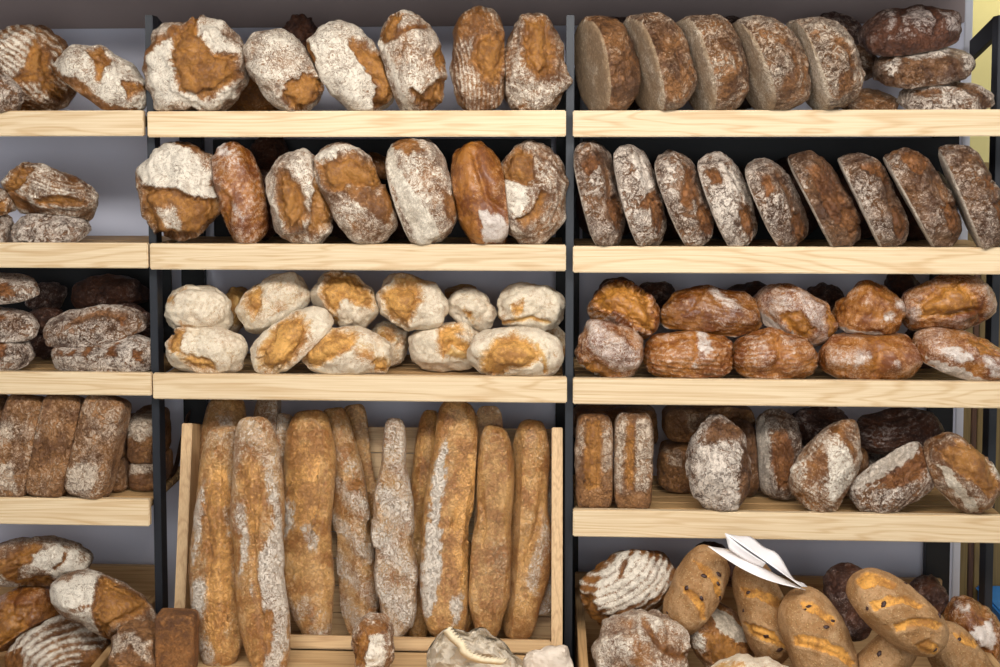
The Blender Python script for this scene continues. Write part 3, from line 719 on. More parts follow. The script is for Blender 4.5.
loaf('long_loaf', 'bread', 'long floured loaf with five slashes beneath the tilted one, third left shelf', (53, 337, 158, 374), 0, (0, .9, .42), 'rye', [
    ('b', [62,351, 67,350, 67,358, 63,357], 2), ('b', [75,348, 80,347, 79,355, 75,354], 2), ('b', [90,344, 97,343, 95,360, 90,355], 2.5), ('b', [113,341, 122,342, 124,360, 116,356], 3), ('b', [139,352, 147,354, 148,366, 141,362], 2.5)],
    fl=.86, D=.14, yf=.012, rest=L3, zb=.35, group=gH, tone=.14, p=2.5)
for bb, an, fl, lb in (((72, 273, 148, 318), 8, .3, 'dark reddish loaf high at the back of the third left shelf'), ((98, 297, 156, 332), 150, .5, 'dark floured loaf behind the upper tilted loaf, third left shelf'),
                       ((30, 282, 62, 314), 60, .6, 'grey floured loaf end behind the top left stack, third left shelf'), ((30, 305, 74, 344), 20, .35, 'shaded loaf between the left stack and the tilted loaf, third shelf'),
                       ((30, 336, 64, 372.5), 70, .45, 'shaded loaf end low between the two stacks, third left shelf'), ((130, 333, 158, 372), 80, .4, 'shaded loaf end low beside the steel post, third left shelf')):
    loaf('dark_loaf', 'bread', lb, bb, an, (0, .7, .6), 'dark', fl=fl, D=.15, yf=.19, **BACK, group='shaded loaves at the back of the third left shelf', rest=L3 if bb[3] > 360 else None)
# ---- middle, third shelf : pale golden rolls
gI = 'golden rolls on the third middle shelf'
def roll(label, bb, ang, n, feats, **k):
    kk = dict(fl=.80, ek=3.0, D=.13, group=gI, lump=.075, N=38); kk.update(k)
    loaf('bread_roll', 'bread roll', label + ', third middle shelf', bb, ang, n, 'gold', feats, **kk)
roll('whitest roll, on top at the left end', (165, 284, 232, 335), -8, (-.05, .8, .6), [('n', [168,300, 186,288, 190,286, 178,300], .1), ('n', [186,318, 204,322, 200,328, 185,324], .3), ('f', [180,296, 196,284, 226,300, 228,330, 190,318], 1.1)], yf=.03, fl=1.0)
roll('orange brown roll half hidden behind the whitest roll', (214, 287, 250, 338), 65, (.2, .5, .8), [('f', [230,326, 246,322, 246,338, 232,338], .8)], fl=.1, yf=.13, N=28, tone=-.1)
roll('floured oval roll on the shelf at the left end', (166, 329, 247, 375), -5, (0, .7, .7), [('b', [170,336, 188,332, 186,352, 176,356, 170,348], 3, .1), ('b', [190,354, 206,358, 222,362, 220,372, 200,372, 186,362], 3, .2), ('d', [204,357, 222,360, 220,365, 206,362], 3)], fl=.92, rest=C3, zb=.6)
roll('roll standing high behind, tilted, third along the upper row', (236, 271, 311, 335), 34, (-.3, .6, .75), [('b', [246,292, 262,280, 266,300, 258,314, 248,304], 3.5, .2), ('s', [272,312, 308,298, 310,308, 280,330, 260,334]), ('k', 240, 305, 9, -4, 2)], yf=.05, LT=(84, 52))
roll('tilted roll with a big golden crater rimmed in flour', (249, 309, 333, 375), 35, (.2, .2, .95), [('b', [268,318, 282,318, 300,312, 312,322, 308,342, 292,364, 270,372, 258,364, 264,346, 272,334], 7), ('c', [276,318, 272,336, 262,352], 2.5, 4)], rest=C3, D=.11, LT=(98, 54), fl=.98)
roll('golden roll with white left shoulder high in the upper row', (310, 270, 380, 332), -32, (.1, .4, .9), [('b', [330,272, 356,272, 376,292, 376,306, 362,302, 348,296, 340,310, 330,306, 324,290], 4, .1), ('b', [330,312, 342,318, 338,324, 330,320], 3)], yf=.05, LT=(80, 60), fl=.95)
roll('wide domed roll with orange left half', (300, 329, 392, 376), -4, (0, .75, .65), [('b', [304,352, 318,336, 340,330, 362,334, 356,346, 336,358, 320,370, 304,366], 4, .1), ('b', [374,358, 388,362, 390,374, 376,374], 3), ('n', [364,342, 378,350, 372,362, 356,350], .4)], rest=C3, fl=.88)
roll('roll with orange face and knobbly white flank, centre of the upper row', (374, 272, 451, 334), -30, (.1, .4, .9), [('b', [380,290, 398,278, 420,280, 424,296, 416,312, 410,324, 394,314, 386,304], 5, .05), ('n', [398,272, 424,276, 430,284, 402,280], .2), ('k', 436, 282, 8, 4, -4)], yf=.05, LT=(82, 58), fl=1.0)
roll('pale roll with its base turned down, deep between two front rolls', (366, 321, 410, 368), 75, (.2, .6, .7), [('b', [374,334, 384,324, 400,332, 384,346], 3, .2)], yf=.13, N=30, fl=.7)
roll('roll with white left end and golden split top', (408, 322, 483, 374), 3, (0, .7, .7), [('b', [438,326, 460,322, 476,336, 482,350, 470,352, 454,344, 444,356, 440,344], 5), ('f', [456,332, 470,330, 482,344, 474,346], .9), ('n', [448,344, 474,348, 466,360, 448,356], .15)], yf=.07, rest=C3, fl=1.0)
roll('small grey floured roll showing its flat base, upper row', (444, 287, 498, 334), -40, (.45, .6, .65), [('s', [444,300, 452,302, 470,318, 480,334, 462,330, 446,316]), ('b', [466,306, 474,312, 474,320, 468,316], 3)], yf=.09, LT=(66, 40), fl=.95)
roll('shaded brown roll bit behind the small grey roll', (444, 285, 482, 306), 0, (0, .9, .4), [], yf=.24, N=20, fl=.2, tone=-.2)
roll('pale roll at the right end of the upper row', (497, 281, 566, 331), -8, (0, .8, .6), [('b', [512,304, 524,296, 522,308, 516,314], 3), ('b', [498,314, 504,318, 502,326, 498,322], 2), ('c', [500,322, 530,316, 550,320], 2, 2)], yf=.06, fl=.95)
roll('large domed roll with glowing orange top, front right', (466, 329, 564, 378), -3, (0, .7, .72), [('b', [480,352, 496,338, 514,333, 536,342, 544,356, 530,366, 508,368, 500,377, 482,376, 478,364], 4, .08), ('c', [540,344, 546,358, 548,374], 2, 3)], rest=C3, fl=.95)
roll('orange roll behind the large domed roll at the right end', (506, 320, 568, 366), -10, (0, .7, .7), [('b', [514,328, 538,321, 552,330, 552,346, 530,342], 3, .1), ('b', [556,338, 566,346, 566,362, 556,356], 3)], yf=.16, N=30, fl=.85)
# ---- right, third shelf : glossy loaves
gJ = 'glossy brown loaves on the third right shelf'
def gl(label, bb, ang, n, feats, **k):
    kk = dict(fl=.3, D=.16, group=gJ, lump=.07, N=40); kk.update(k)
    loaf('crusty_loaf', 'bread', label + ', third right shelf', bb, ang, n, 'gloss', feats, **kk)
gl('orange loaf with a round hollow face, upper left', (587, 279, 661, 347), -38, (.2, .6, .8), [('b', [592,300, 602,286, 622,280, 646,290, 656,312, 652,330, 636,322, 618,306, 602,308], 5, .0), ('r', 560, 260, 5, .14), ('f', [598,314, 612,312, 630,332, 620,334], .5)], yf=.03, LT=(84, 62), tone=.06)
gl('reddish loaf dusted with flour, on the shelf beside the middle post', (574, 319, 643, 378), -20, (-.1, .75, .65), [('f', [586,322, 600,320, 632,344, 640,366, 622,370, 590,350], .62), ('b', [580,364, 596,358, 618,374, 600,378, 580,376], 3), ('k', 592, 322, 10, -2, -5)], rest=R3, fl=.4, LT=(76, 56), tone=-.04)
gl('dark three cornered loaf with fine shiny ridges, upper row', (659, 284, 762, 336), -4, (0, .85, .5), [('k', 700, 288, 16, 0, -7), ('f', [700,286, 716,284, 744,302, 730,304], .66), ('t', -12, 5, .12, .8), ('c', [662,318, 684,304, 698,290], 3, 3)], yf=.03, fl=.18, tone=-.18, zb=.25)
gl('ridged orange loaf with a peaked white seam, second on the shelf', (643, 329, 733, 378), 0, (0, .8, .6), [('f', [694,328, 704,330, 712,346, 692,350], .8), ('f', [684,360, 696,346, 692,366], .7), ('t', -4, 5.5, .12, .8), ('k', 700, 330, 10, 0, -3), ('c', [692,332, 692,352, 682,366], 2, 2.5)], rest=R3, fl=.26, tone=.08)
gl('loaf tipped to show its pale base at lower left, upper row', (751, 282, 837, 352), -38, (.35, .7, .62), [('s', [750,312, 758,312, 790,330, 812,342, 826,352, 800,348, 770,330]), ('b', [776,312, 796,308, 812,326, 806,340, 790,328], 4, .05), ('f', [790,286, 806,290, 822,310, 824,330, 812,320, 800,302], .6), ('b', [826,304, 837,318, 832,340, 826,330], 3, .05)], yf=.03, LT=(98, 48), fl=.45, zb=.35)
gl('orange loaf with a split crown, third on the shelf', (731, 327, 818, 378), -4, (0, .8, .6), [('k', 772, 330, 12, 0, -6), ('c', [772,332, 776,350, 770,362], 3, 4), ('t', 8, 5, .12, .7)], rest=R3, fl=.3, tone=.08)
gl('loaf with a knob on top like a brioche, upper row', (833, 278, 904, 337), -7, (0, .85, .5), [('k', 864, 284, 12, 0, -14), ('f', [892,290, 902,298, 900,306, 890,298], .75), ('f', [876,306, 890,304, 890,316, 876,312], .7), ('s', [838,324, 870,328, 900,336, 880,336, 840,328])], yf=.03, fl=.2, zb=.3, tone=.04, prof=[.85, 1, 1, .95, .8])
gl('smooth dome loaf with bubbles at centre, fourth on the shelf', (818, 331, 921, 379), 0, (0, .8, .6), [('c', [866,334, 874,352, 870,372], 6, 4), ('o', 886, 360, 7, 3), ('f', [846,348, 862,346, 864,354, 848,366], .62), ('f', [884,356, 892,358, 888,364], .7)], rest=R3, fl=.3, tone=.06)
gl('largest orange loaf folded over itself, upper right', (899, 272, 997, 335), 12, (-.1, .75, .65), [('b', [908,300, 934,280, 952,276, 970,290, 976,308, 950,312, 930,314, 912,316], 4, .1), ('c', [940,312, 960,306, 976,308, 984,318], 3, 5), ('f', [902,310, 914,296, 912,322, 906,326], .6), ('f', [980,282, 994,290, 994,312, 986,318], .5)], yf=.02, LT=(100, 60), fl=.34, tone=.02)
gl('loaf sliding down to the right, right edge', (911, 326, 1008, 379), -26, (.3, .75, .6), [('s', [920,354, 940,358, 970,374, 990,380, 960,384, 930,366]), ('f', [930,344, 946,340, 964,352, 952,358], .9), ('f', [970,348, 978,350, 996,376, 984,374], .8), ('b', [958,334, 980,336, 990,352, 970,348], 3, .05)], rest=R3, fl=.34, LT=(104, 44), zb=.3)
for bb, fl, lb in (((634, 281, 680, 322), .5, 'dark floured loaf behind the hollow faced orange loaf'), ((726, 281, 780, 318), .3, 'dark red loaf top behind the three cornered loaf'), ((800, 282, 848, 330), .5, 'dark floured loaf behind the tipped loaf'),
                   ((884, 270, 922, 316), .1, 'dark brown loaf behind the knobbed loaf'), ((596, 277, 640, 310), .3, 'dark loaf rim behind the first orange loaf'), ((905, 334, 940, 378), .1, 'shaded loaf between the dome and sliding loaves')):
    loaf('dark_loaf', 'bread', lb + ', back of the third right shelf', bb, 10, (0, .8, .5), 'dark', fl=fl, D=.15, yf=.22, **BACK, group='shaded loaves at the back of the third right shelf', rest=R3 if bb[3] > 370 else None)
# ---- left, fourth shelf : tin loaves
gK = 'tin loaves on the fourth left shelf'
T = dict(D=.10, p=6, zb=1.0, lump=.02, group=gK, lz=-.12, fine=.018)
loaf('tin_loaf', 'bread', 'dark tin loaf cut by the left edge of the fourth shelf', (-46, 399, 9, 497), 79, (.1, .1, 1), 'tin', fl=.30, tone=-.2, yf=.06, rest=L4, LT=(98, 42), **T)
loaf('tin_loaf', 'bread', 'first of three leaning tin loaves, floured in patches, fourth left shelf', (-6, 399, 46, 497.5), 80, (.05, .1, 1), 'tin', [('f', [4,428, 18,420, 22,440, 8,448], .7), ('f', [4,466, 20,462, 24,490, 8,490], .75)], fl=.42, rest=L4, LT=(98, 38), **T)
loaf('tin_loaf', 'bread', 'second of three leaning tin loaves, plainest crust, fourth left shelf', (30, 398, 84, 498), 79, (.05, .1, 1), 'tin', [('f', [36,418, 48,400, 44,440, 36,440], .62)], fl=.32, rest=L4, LT=(98, 40), **T)
loaf('tin_loaf', 'bread', 'third of three leaning tin loaves, swirls of flour at its foot, fourth left shelf', (69, 398, 128, 498.5), 77, (-.1, .1, 1), 'tin', [('f', [72,470, 88,462, 104,466, 100,488, 80,492, 72,486], .85)], fl=.48, rest=L4, LT=(98, 42), **T)
T2 = dict(D=.20, p=4.5, zb=1.0, lump=.03, group='tin loaf ends stacked by the post on the fourth left shelf', N=30, prof=[1, 1])
loaf('tin_loaf', 'bread', 'tin loaf end with white floured top, upper by the steel post, fourth left shelf', (132, 409, 166, 459), 0, (0, 1, .05), 'tin', [('f', [132,410, 164,409, 164,428, 150,434, 136,430], .8)], fl=.1, yf=.105, **T2)
loaf('tin_loaf', 'bread', 'tin loaf end with floured top, lower by the steel post, fourth left shelf', (135, 459, 168, 491), 0, (0, 1, .05), 'tin', [('f', [136,459, 166,458, 166,470, 138,474], .75)], fl=.1, yf=.105, rest=L4, **T2)
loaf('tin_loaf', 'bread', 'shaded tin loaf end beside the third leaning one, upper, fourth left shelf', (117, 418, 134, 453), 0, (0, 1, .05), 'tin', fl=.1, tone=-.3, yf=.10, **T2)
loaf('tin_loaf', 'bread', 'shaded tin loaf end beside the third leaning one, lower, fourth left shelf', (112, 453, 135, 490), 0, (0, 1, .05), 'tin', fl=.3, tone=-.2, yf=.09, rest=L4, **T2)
loaf('tin_loaf', 'bread', 'dark tin loaf leaning behind the steel post next to the baguette crate', (150, 408, 186, 478), 76, (.1, .1, 1), 'tin', fl=.35, tone=-.15, yf=.26, D=.10, p=5, zb=1.0, N=26, LT=(80, 26))
# ---- right, fourth shelf
gL = 'mixed loaves on the fourth right shelf'
loaf('tin_loaf', 'bread', 'split top tin loaf standing right beside the middle post, fourth right shelf', (574, 416, 613.5, 509.5), 90, (0, .05, 1), 'tin', [('b', [585,420, 600,418, 602,450, 600,488, 584,490, 582,455], 3), ('f', [574,424, 584,420, 582,452, 575,470], .62), ('f', [602,420, 613,424, 613,470, 602,470], .58), ('n', [574,490, 613,488, 613,510, 574,510], .05)], fl=.3, D=.10, p=5, zb=1, rest=R4, group=gL, lump=.02)
loaf('tin_loaf', 'bread', 'second split top tin loaf, whiter with a narrow brown seam, fourth right shelf', (612.5, 414, 653, 509.5), 90, (0, .05, 1), 'tin', [('b', [624,420, 634,420, 633,460, 632,490, 624,490, 622,455], 3), ('f', [613,416, 626,414, 623,450, 620,492, 613,480], .72), ('f', [634,416, 650,418, 652,460, 646,494, 634,488], .72), ('n', [612,494, 653,492, 653,510, 612,510], .1)], fl=.4, D=.10, p=5, zb=1, rest=R4, group=gL, lump=.03)
loaf('tin_loaf', 'bread', 'wide shaded tin loaf lying behind the two standing ones, fourth right shelf', (572, 404, 658, 446), 0, (0, 1, .1), 'tin', fl=.12, D=.12, p=5, zb=1, yf=.25, N=26, tone=.05)
loaf('tin_loaf', 'bread', 'tin loaf lying on top of another at the back, fourth right shelf', (662, 404, 756, 441), 0, (0, 1, .1), 'tin', [('f', [680,412, 720,408, 720,424, 690,428], .5)], fl=.2, D=.12, p=5, zb=1, yf=.20, N=28)
loaf('tin_loaf', 'bread', 'tin loaf lying under another at the back, floured at its shoulder, fourth right shelf', (657, 441, 745, 494), 0, (0, 1, .1), 'tin', [('f', [660,446, 676,446, 680,466, 664,462], .55)], fl=.08, D=.13, p=5, zb=1, yf=.19, N=28, rest=R4)
loaf('rye_loaf', 'bread', 'tall egg shaped white floured loaf standing on bare slats, fourth right shelf', (686, 414, 753, 510), 93, (-.05, .15, 1), 'rye', [('n', [703,430, 712,416, 736,418, 742,432, 720,434, 704,438], .1), ('n', [738,436, 752,450, 748,490, 734,505, 738,470], .12), ('f', [690,440, 704,438, 736,438, 734,480, 736,505, 705,508, 694,480], .95)], fl=.8, D=.13, rest=R4, group=gL, LT=(97, 64), prof=[.72, .95, 1.05, .95, .6])
loaf('rye_loaf', 'bread', 'brown loaf edge just behind the tall white egg shaped loaf, fourth right shelf', (722, 420, 763, 500), 95, (.3, .1, .95), 'rye', fl=.1, D=.10, yf=.14, N=26, rest=R4, group=gL)
loaf('rye_loaf', 'bread', 'upright loaf with grey flat base on its left and orange front, fourth right shelf', (753, 409, 806, 501), 95, (.55, .1, .8), 'rye', [('s', [752,412, 762,409, 768,440, 768,498, 755,496, 753,450]), ('b', [770,430, 782,424, 792,440, 792,480, 776,484, 768,460], 3, .15)], fl=.68, D=.13, yf=.10, rest=R4, group=gL, LT=(92, 48), p=2.8, tone=.1)
loaf('rye_loaf', 'bread', 'pointed loaf like a leaning cone with ridged flour, fourth right shelf', (789, 419, 863, 511), 62, (-.2, .2, .95), 'wheat', [('n', [824,422, 836,420, 854,450, 850,470, 842,440], .1), ('n', [806,460, 818,444, 826,462, 800,486], .25), ('f', [826,442, 848,450, 856,480, 830,500, 822,480], .85), ('r', 900, 350, 5, .10)], fl=.6, D=.13, rest=R4, group=gL, prof=[1.15, 1.1, .95, .72, .4], LT=(102, 62))
loaf('rye_loaf', 'bread', 'brown loaf edge behind the cone shaped loaf, fourth right shelf', (832, 436, 868, 492), 70, (.3, .4, .8), 'tin', fl=.2, D=.10, yf=.16, N=24, group=gL, rest=R4)
loaf('rye_loaf', 'bread', 'tilted ribbed loaf with its pale base up to the left, fourth right shelf', (848, 443, 937, 512), 38, (.50, -.50, .70), 'rye', [('s', [850,486, 872,466, 900,448, 918,444, 916,450, 890,466, 866,482, 852,494]), ('b', [872,478, 900,460, 920,446, 928,456, 914,474, 884,484], 3, .12), ('r', 820, 420, 5, .10)], fl=.66, D=.13, rest=R4, group=gL, LT=(100, 50), tone=.08, zb=.25)
loaf('rye_loaf', 'bread', 'big orange brown loaf leaning at the right end of the fourth right shelf', (919, 427, 1001, 511), -42, (.5, .45, .72), 'wheat', [('s', [930,452, 940,458, 956,480, 974,500, 976,511, 960,500, 940,474]), ('b', [930,442, 948,432, 974,436, 990,456, 994,478, 980,490, 966,474, 950,462, 938,452], 2.5, .15), ('f', [978,432, 996,450, 1000,476, 994,470, 986,450], .85)], fl=.5, D=.15, rest=R4, group=gL, LT=(104, 60), tone=-.02)
loaf('dark_loaf', 'bread', 'large dusky dark loaf resting high at the back, fourth right shelf', (853, 406, 944, 453), 4, (0, .8, .5), 'dark', [('r', 880, 330, 5, .12)], fl=.48, D=.15, yf=.16, N=34, tone=.2, group=gL)
loaf('dark_loaf', 'bread', 'dark loaf behind the upright orange fronted loaf, fourth right shelf', (788, 403, 852, 446), 0, (0, .8, .5), 'dark', fl=.5, D=.14, yf=.20, **BACK, group=gL)
loaf('rye_loaf', 'bread', 'pale floured loaf supporting the dusky one, behind the tilted loaf, fourth right shelf', (860, 450, 925, 496), 5, (0, .8, .5), 'rye', fl=.8, D=.13, yf=.23, N=26, rest=R4, group=gL)
# ---- lower left crate
gM = 'country loaves in the lower left crate'
loaf('country_loaf', 'bread', 'topmost loaf of the lower left crate, brown with a white floured right end', (-22, 533, 90, 588), 6, (0, .75, .65), 'wheat', [
    ('b', [6,552, 30,538, 52,536, 46,548, 30,558, 26,572, 60,566, 62,580, 20,586, -4,568], 4, .05), ('f', [46,544, 66,535, 84,545, 90,572, 62,574, 60,562, 46,554], .95), ('f', [-4,570, 16,564, 22,586, 0,586], .7), ('c', [66,558, 76,552, 76,544], 1.5, 2)], fl=.6, D=.18, yf=.05, group=gM, LT=(112, 54))
loaf('country_loaf', 'bread', 'leaning loaf half white and half brown in the lower left crate', (48, 571, 157, 641), -30, (.12, .6, .8), 'wheat', [
    ('f', [50,590, 60,578, 80,572, 104,573, 104,590, 84,596, 70,604, 56,598], 1.0), ('b', [104,574, 130,578, 154,596, 150,606, 126,612, 112,628, 108,608], 4, .05), ('f', [84,600, 104,594, 110,628, 96,626, 76,612], .75), ('c', [106,574, 106,600, 112,632], 2, 3)], fl=.5, D=.16, yf=-.09, group=gM, LT=(118, 62))
loaf('country_loaf', 'bread', 'smooth orange brown loaf under the topmost one, lower left crate', (-24, 586, 58, 655), 35, (.2, .5, .85), 'gloss', [('b', [0,610, 14,596, 40,598, 36,620, 12,640, 0,636], 4, .0), ('c', [20,588, 22,600, 8,612], 3, 4)], fl=.12, D=.16, yf=.03, group=gM, LT=(92, 60), tone=-.15)
loaf('country_loaf', 'bread', 'ringed floured loaf at the bottom of the lower left crate', (8, 614, 116, 690), 20, (.1, .6, .8), 'wheat', [('r', 90, 690, 6.5, .24), ('n', [90,640, 116,640, 116,680, 94,680], .12), ('n', [8,650, 34,640, 30,680, 8,690], .15)], fl=.78, D=.16, yf=.0, group=gM, LT=(110, 74))
loaf('rye_loaf', 'bread', 'rough floury loaf end against the right side of the lower left crate', (108, 600, 149, 668), 40, (.2, .7, .7), 'rye', fl=.72, D=.12, yf=.22, N=30, group=gM, tone=-.05)
loaf('tin_loaf', 'bread', 'dark crusted loaf end with a floured rim in front of the lower left crate', (112, 623, 166, 690), 0, (-.1, 1, .1), 'tin', [('f', [116,632, 136,624, 156,632, 164,652, 156,650, 140,634, 118,646], .75)], fl=.08, D=.16, yf=-.30, p=3.4, zb=.9, N=36, tone=-.08)
loaf('rye_block', 'bread', 'small rectangular dark brown block loaf standing between the crates', (155, 602, 197.5, 666), 88, (.04, .05, 1), 'pump', fl=.02, D=.07, p=9, zb=1.0, yf=-.275, rest=zl, lump=.008, fine=.006, LT=(64, 41), N=36)
# ---- baguettes
gN = 'baguettes standing in the tipped crate'
def bg(label, bb, ang, feats=(), **k):
    kk = dict(fl=.38, D=.09, N=52, p=2.2, pl=4.6, zb=.85, wk=1.6, wig=.10, lz=-.232, group=gN, lump=.09, fine=.018, yf=-.022); kk.update(k)
    x0, y0, x1, y1 = bb
    loaf('baguette', 'baguette', label, bb, ang, (0, .3, 1), 'bag', feats, LT=(kk.pop('Lpx', (y1-y0)*1.0), kk.pop('W', 46)), **kk)
bg('thick baguette nearest the crate\'s left side, split with darker tip', (189, 431, 248, 662), 91, [
    ('b', [206,440, 214,436, 222,446, 228,460, 236,490, 238,540, 240,600, 226,640, 216,640, 212,590, 210,540, 204,500, 210,470], 4, .1), ('f', [192,450, 204,446, 206,480, 204,520, 196,560, 190,500], .72), ('f', [196,575, 208,572, 212,600, 202,612, 195,600], .8), ('f', [200,640, 214,628, 222,645, 210,656], .62), ('f', [228,508, 234,500, 236,530, 230,540], .6), ('c', [212,440, 214,465, 222,480], 4.0, 6.5), ('n', [222,640, 244,620, 244,655, 228,662], .02)], W=52, yf=-.19, prof=[.8, 1.05, 1.02, 1.0, .96, .78], bend=.03)
bg('baguette second from the left, long white floured streak down to its foot', (229, 421, 293, 668), 95, [
    ('f', [255,426, 266,424, 276,450, 284,500, 290,560, 292,640, 284,664, 270,660, 268,620, 258,590, 254,570, 268,540, 276,520, 268,480], .85), ('f', [236,500, 246,500, 254,520, 252,545, 242,570], .72), ('c', [262,470, 252,520, 262,590, 274,640], 3.5, 5), ('b', [233,432, 248,428, 256,450, 262,480, 264,510, 256,540, 250,500, 240,470], 4, .08), ('b', [270,600, 276,598, 280,625, 274,640], 3, .1), ('n', [250,596, 266,600, 270,640, 266,662, 252,650], .05), ('c', [236,470, 250,500, 262,485], 4.0, 6.5)], W=46, yf=-.225, prof=[.8, 1.0, .98, .95, .86], tone=-.04)
bg('broad golden baguette third from the left, glossy pale upper half', (280, 413, 336, 635), 93, [('c', [326,450, 322,520, 306,570, 312,610], 3.5, 6), ('b', [292,440, 312,430, 322,450, 320,500, 318,530, 300,540, 292,500], 3, .05), ('f', [300,520, 318,518, 324,545, 312,552], .62), ('f', [288,596, 312,590, 320,608, 300,612], .5), ('f', [278,500, 294,498, 296,525, 286,535, 284,510], .7), ('f', [314,618, 338,612, 340,626, 316,628], .55)], fl=.24, W=46, prof=[.66, .98, 1.0, 1.0, .9], tone=.06, bend=-.3)
bg('floured baguette squeezed behind the second and third', (266, 415, 300, 560), 92, fl=.55, yf=.065, N=36, W=32, D=.075)
bg('slim twisted baguette with wrapped flour bands, fourth in the front row', (318, 411, 381, 635), 98.5, [('t', -36, 30, .15, 5)], fl=.46, W=34, D=.075, yf=.03)
bg('brown floured baguette low between the broad one and the twisted one', (336, 530, 357, 616), 96, fl=.5, yf=.085, N=36, W=20, tone=-.1, D=.055)
bg('darker baguette behind the slim twisted one', (338, 407, 388, 612), 98, [('f', [358,420, 372,420, 376,470, 366,460], .62)], fl=.28, yf=.066, N=40, W=34, tone=-.08, D=.07)
bg('pale twisted baguette with a pinched neck, centre of the crate', (371, 421, 419, 635), 92, [('t', -40, 34, .13, 5)], fl=.56, W=42, prof=[.85, 1.0, 1.05, 1.05, .62, .72], D=.09, yf=-.03)
bg('golden baguette behind, right of the pinched neck one', (405, 413, 440, 635), 87, [('c', [424,440, 426,490, 420,540], 4.0, 6.5)], fl=.14, W=34, yf=.066, D=.07, tone=.0, prof=[.85, .9, 1, 1, .8])
bg('tallest baguette, broad white stripe down its left edge', (420, 403, 480, 635), 87, [
    ('f', [440,420, 452,408, 446,470, 440,520, 444,560, 434,608, 424,612, 420,590, 430,520, 434,460], 1.0), ('f', [450,590, 464,580, 466,600, 456,615], .8), ('c', [462,430, 456,500, 448,560, 446,610], 4.0, 6.5), ('b', [460,420, 476,410, 478,470, 472,560, 460,590, 450,570, 458,500], 3, .06)], fl=.14, W=54, tone=.08)
bg('smooth brown baguette second from the crate\'s right side', (466, 428, 514, 635), 88, [('c', [482,470, 484,520, 478,560], 4.0, 6.5)], fl=.2, W=46, prof=[.74, 1.1, 1.0, .96, .96, .8], tone=-.04)
bg('baguette top behind the smooth brown one', (474, 407, 506, 560), 90, [('f', [474,424, 484,420, 484,440, 475,440], .7)], fl=.2, W=30, yf=.07, N=36, tone=-.1, D=.07)
bg('short baguette foot low behind the smooth brown one', (452, 540, 478, 630), 90, fl=.2, W=26, yf=.03, N=36, tone=-.12, D=.08)
bg('plump golden baguette next to the crate\'s right side', (502, 422, 554, 635), 86, [('f', [530,550, 546,510, 552,530, 540,590, 528,580], .58), ('k', 522, 426, 6, -2, -3), ('k', 532, 426, 6, 2, -3), ('c', [548,470, 540,520, 526,560], 4.0, 6.5)], fl=.18, W=46, yf=.012, tone=.04, prof=[.78, 1.0, 1.05, 1.0, .95, .7])
bg('floured baguette in the shade behind the rightmost one', (534, 470, 555, 612), 88, fl=.5, W=22, yf=.07, N=36, D=.065)
bg('brown baguette top with flour on one side, back row at the left', (198, 399, 244, 560), 88, [('f', [214,414, 238,410, 240,440, 226,440], .7)], fl=.3, W=44, yf=.068, D=.07, N=36, tone=-.08)
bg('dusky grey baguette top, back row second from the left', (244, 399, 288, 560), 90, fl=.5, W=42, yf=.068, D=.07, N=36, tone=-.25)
# ---- lower right crate
gO = 'bran dusted raisin loaves in the lower right crate'
loaf('ring_loaf', 'bread', 'loaf with concentric rings of white flour, top left of the lower right crate', (579, 546, 682, 628), 28, (.05, .7, .7), 'wheat', [
    ('f', [598,566, 618,552, 642,547, 670,556, 668,578, 640,590, 608,604, 596,590], 1.0), ('r', 560, 480, 7.2, .40), ('b', [580,592, 592,586, 600,606, 630,606, 640,600, 630,618, 600,626, 586,616], 3, .1), ('c', [618,566, 624,556], 2, 3)], fl=.3, D=.17, yf=-.02, LT=(106, 70))
loaf('country_loaf', 'bread', 'broad buff floured loaf at the bottom left of the lower right crate', (591, 607, 690, 700), 0, (0, .6, .8), 'wheat', [('n', [630,626, 648,624, 644,650, 624,646], .35), ('c', [640,614, 660,630, 686,644], 2.5, 3), ('b', [612,662, 640,654, 690,664, 680,680, 620,684], 3, .15), ('k', 640, 612, 10, 0, -4)], fl=.72, D=.19, yf=-.24, tone=.08)
def oat(label, bb, ang, n, feats, raisins, **k):
    kk = dict(fl=.12, D=.14, wk=.5, group=gO, lump=.035, fine=.006, p=2.3, zb=.6); kk.update(k)
    loaf('raisin_loaf', 'bread', label + ', lower right crate', bb, ang, n, 'oat', feats, raisins=raisins, **kk)
oat('upright bran dusted loaf with two golden slashes, left of the paper', (663, 547, 731, 637), 64, (0, .3, .95), [('b', [678,578, 690,582, 702,596, 702,612, 697,610, 694,598, 682,586], 2.5), ('b', [692,556, 706,558, 718,574, 720,592, 715,590, 711,576, 700,564], 2.5)],
    [(685, 580, 2.6), (701, 568, 2.4), (699, 588, 2.2), (716, 566, 2.6), (717, 574, 2.4), (665, 611, 1.6), (718, 592, 2)], yf=-.12, LT=(98, 56))
loaf('country_loaf', 'bread', 'pale based brown loaf under the left bran loaf, lower right crate', (684, 601, 757, 672), -38, (-.25, -.3, .9), 'wheat', [('s', [706,606, 718,601, 740,616, 752,640, 736,634, 716,620]), ('f', [686,628, 700,622, 716,644, 704,644, 690,640], .7), ('b', [700,622, 720,624, 744,640, 754,660, 730,668, 704,648], 2, .05)], fl=.3, D=.15, yf=-.10, LT=(84, 52))
oat('bran dusted loaf partly under the white paper with a golden lower slash', (733, 560, 793, 668), 108, (0, .3, .95), [('b', [738,582, 752,580, 772,588, 786,602, 784,606, 768,596, 750,588, 740,590], 2.5), ('b', [741,620, 752,616, 770,622, 782,640, 776,640, 760,632, 746,630], 3)],
    [(744, 584, 2.2), (763, 628, 2.6), (776, 642, 3), (740, 606, 1.8)], yf=-.14, LT=(110, 52))
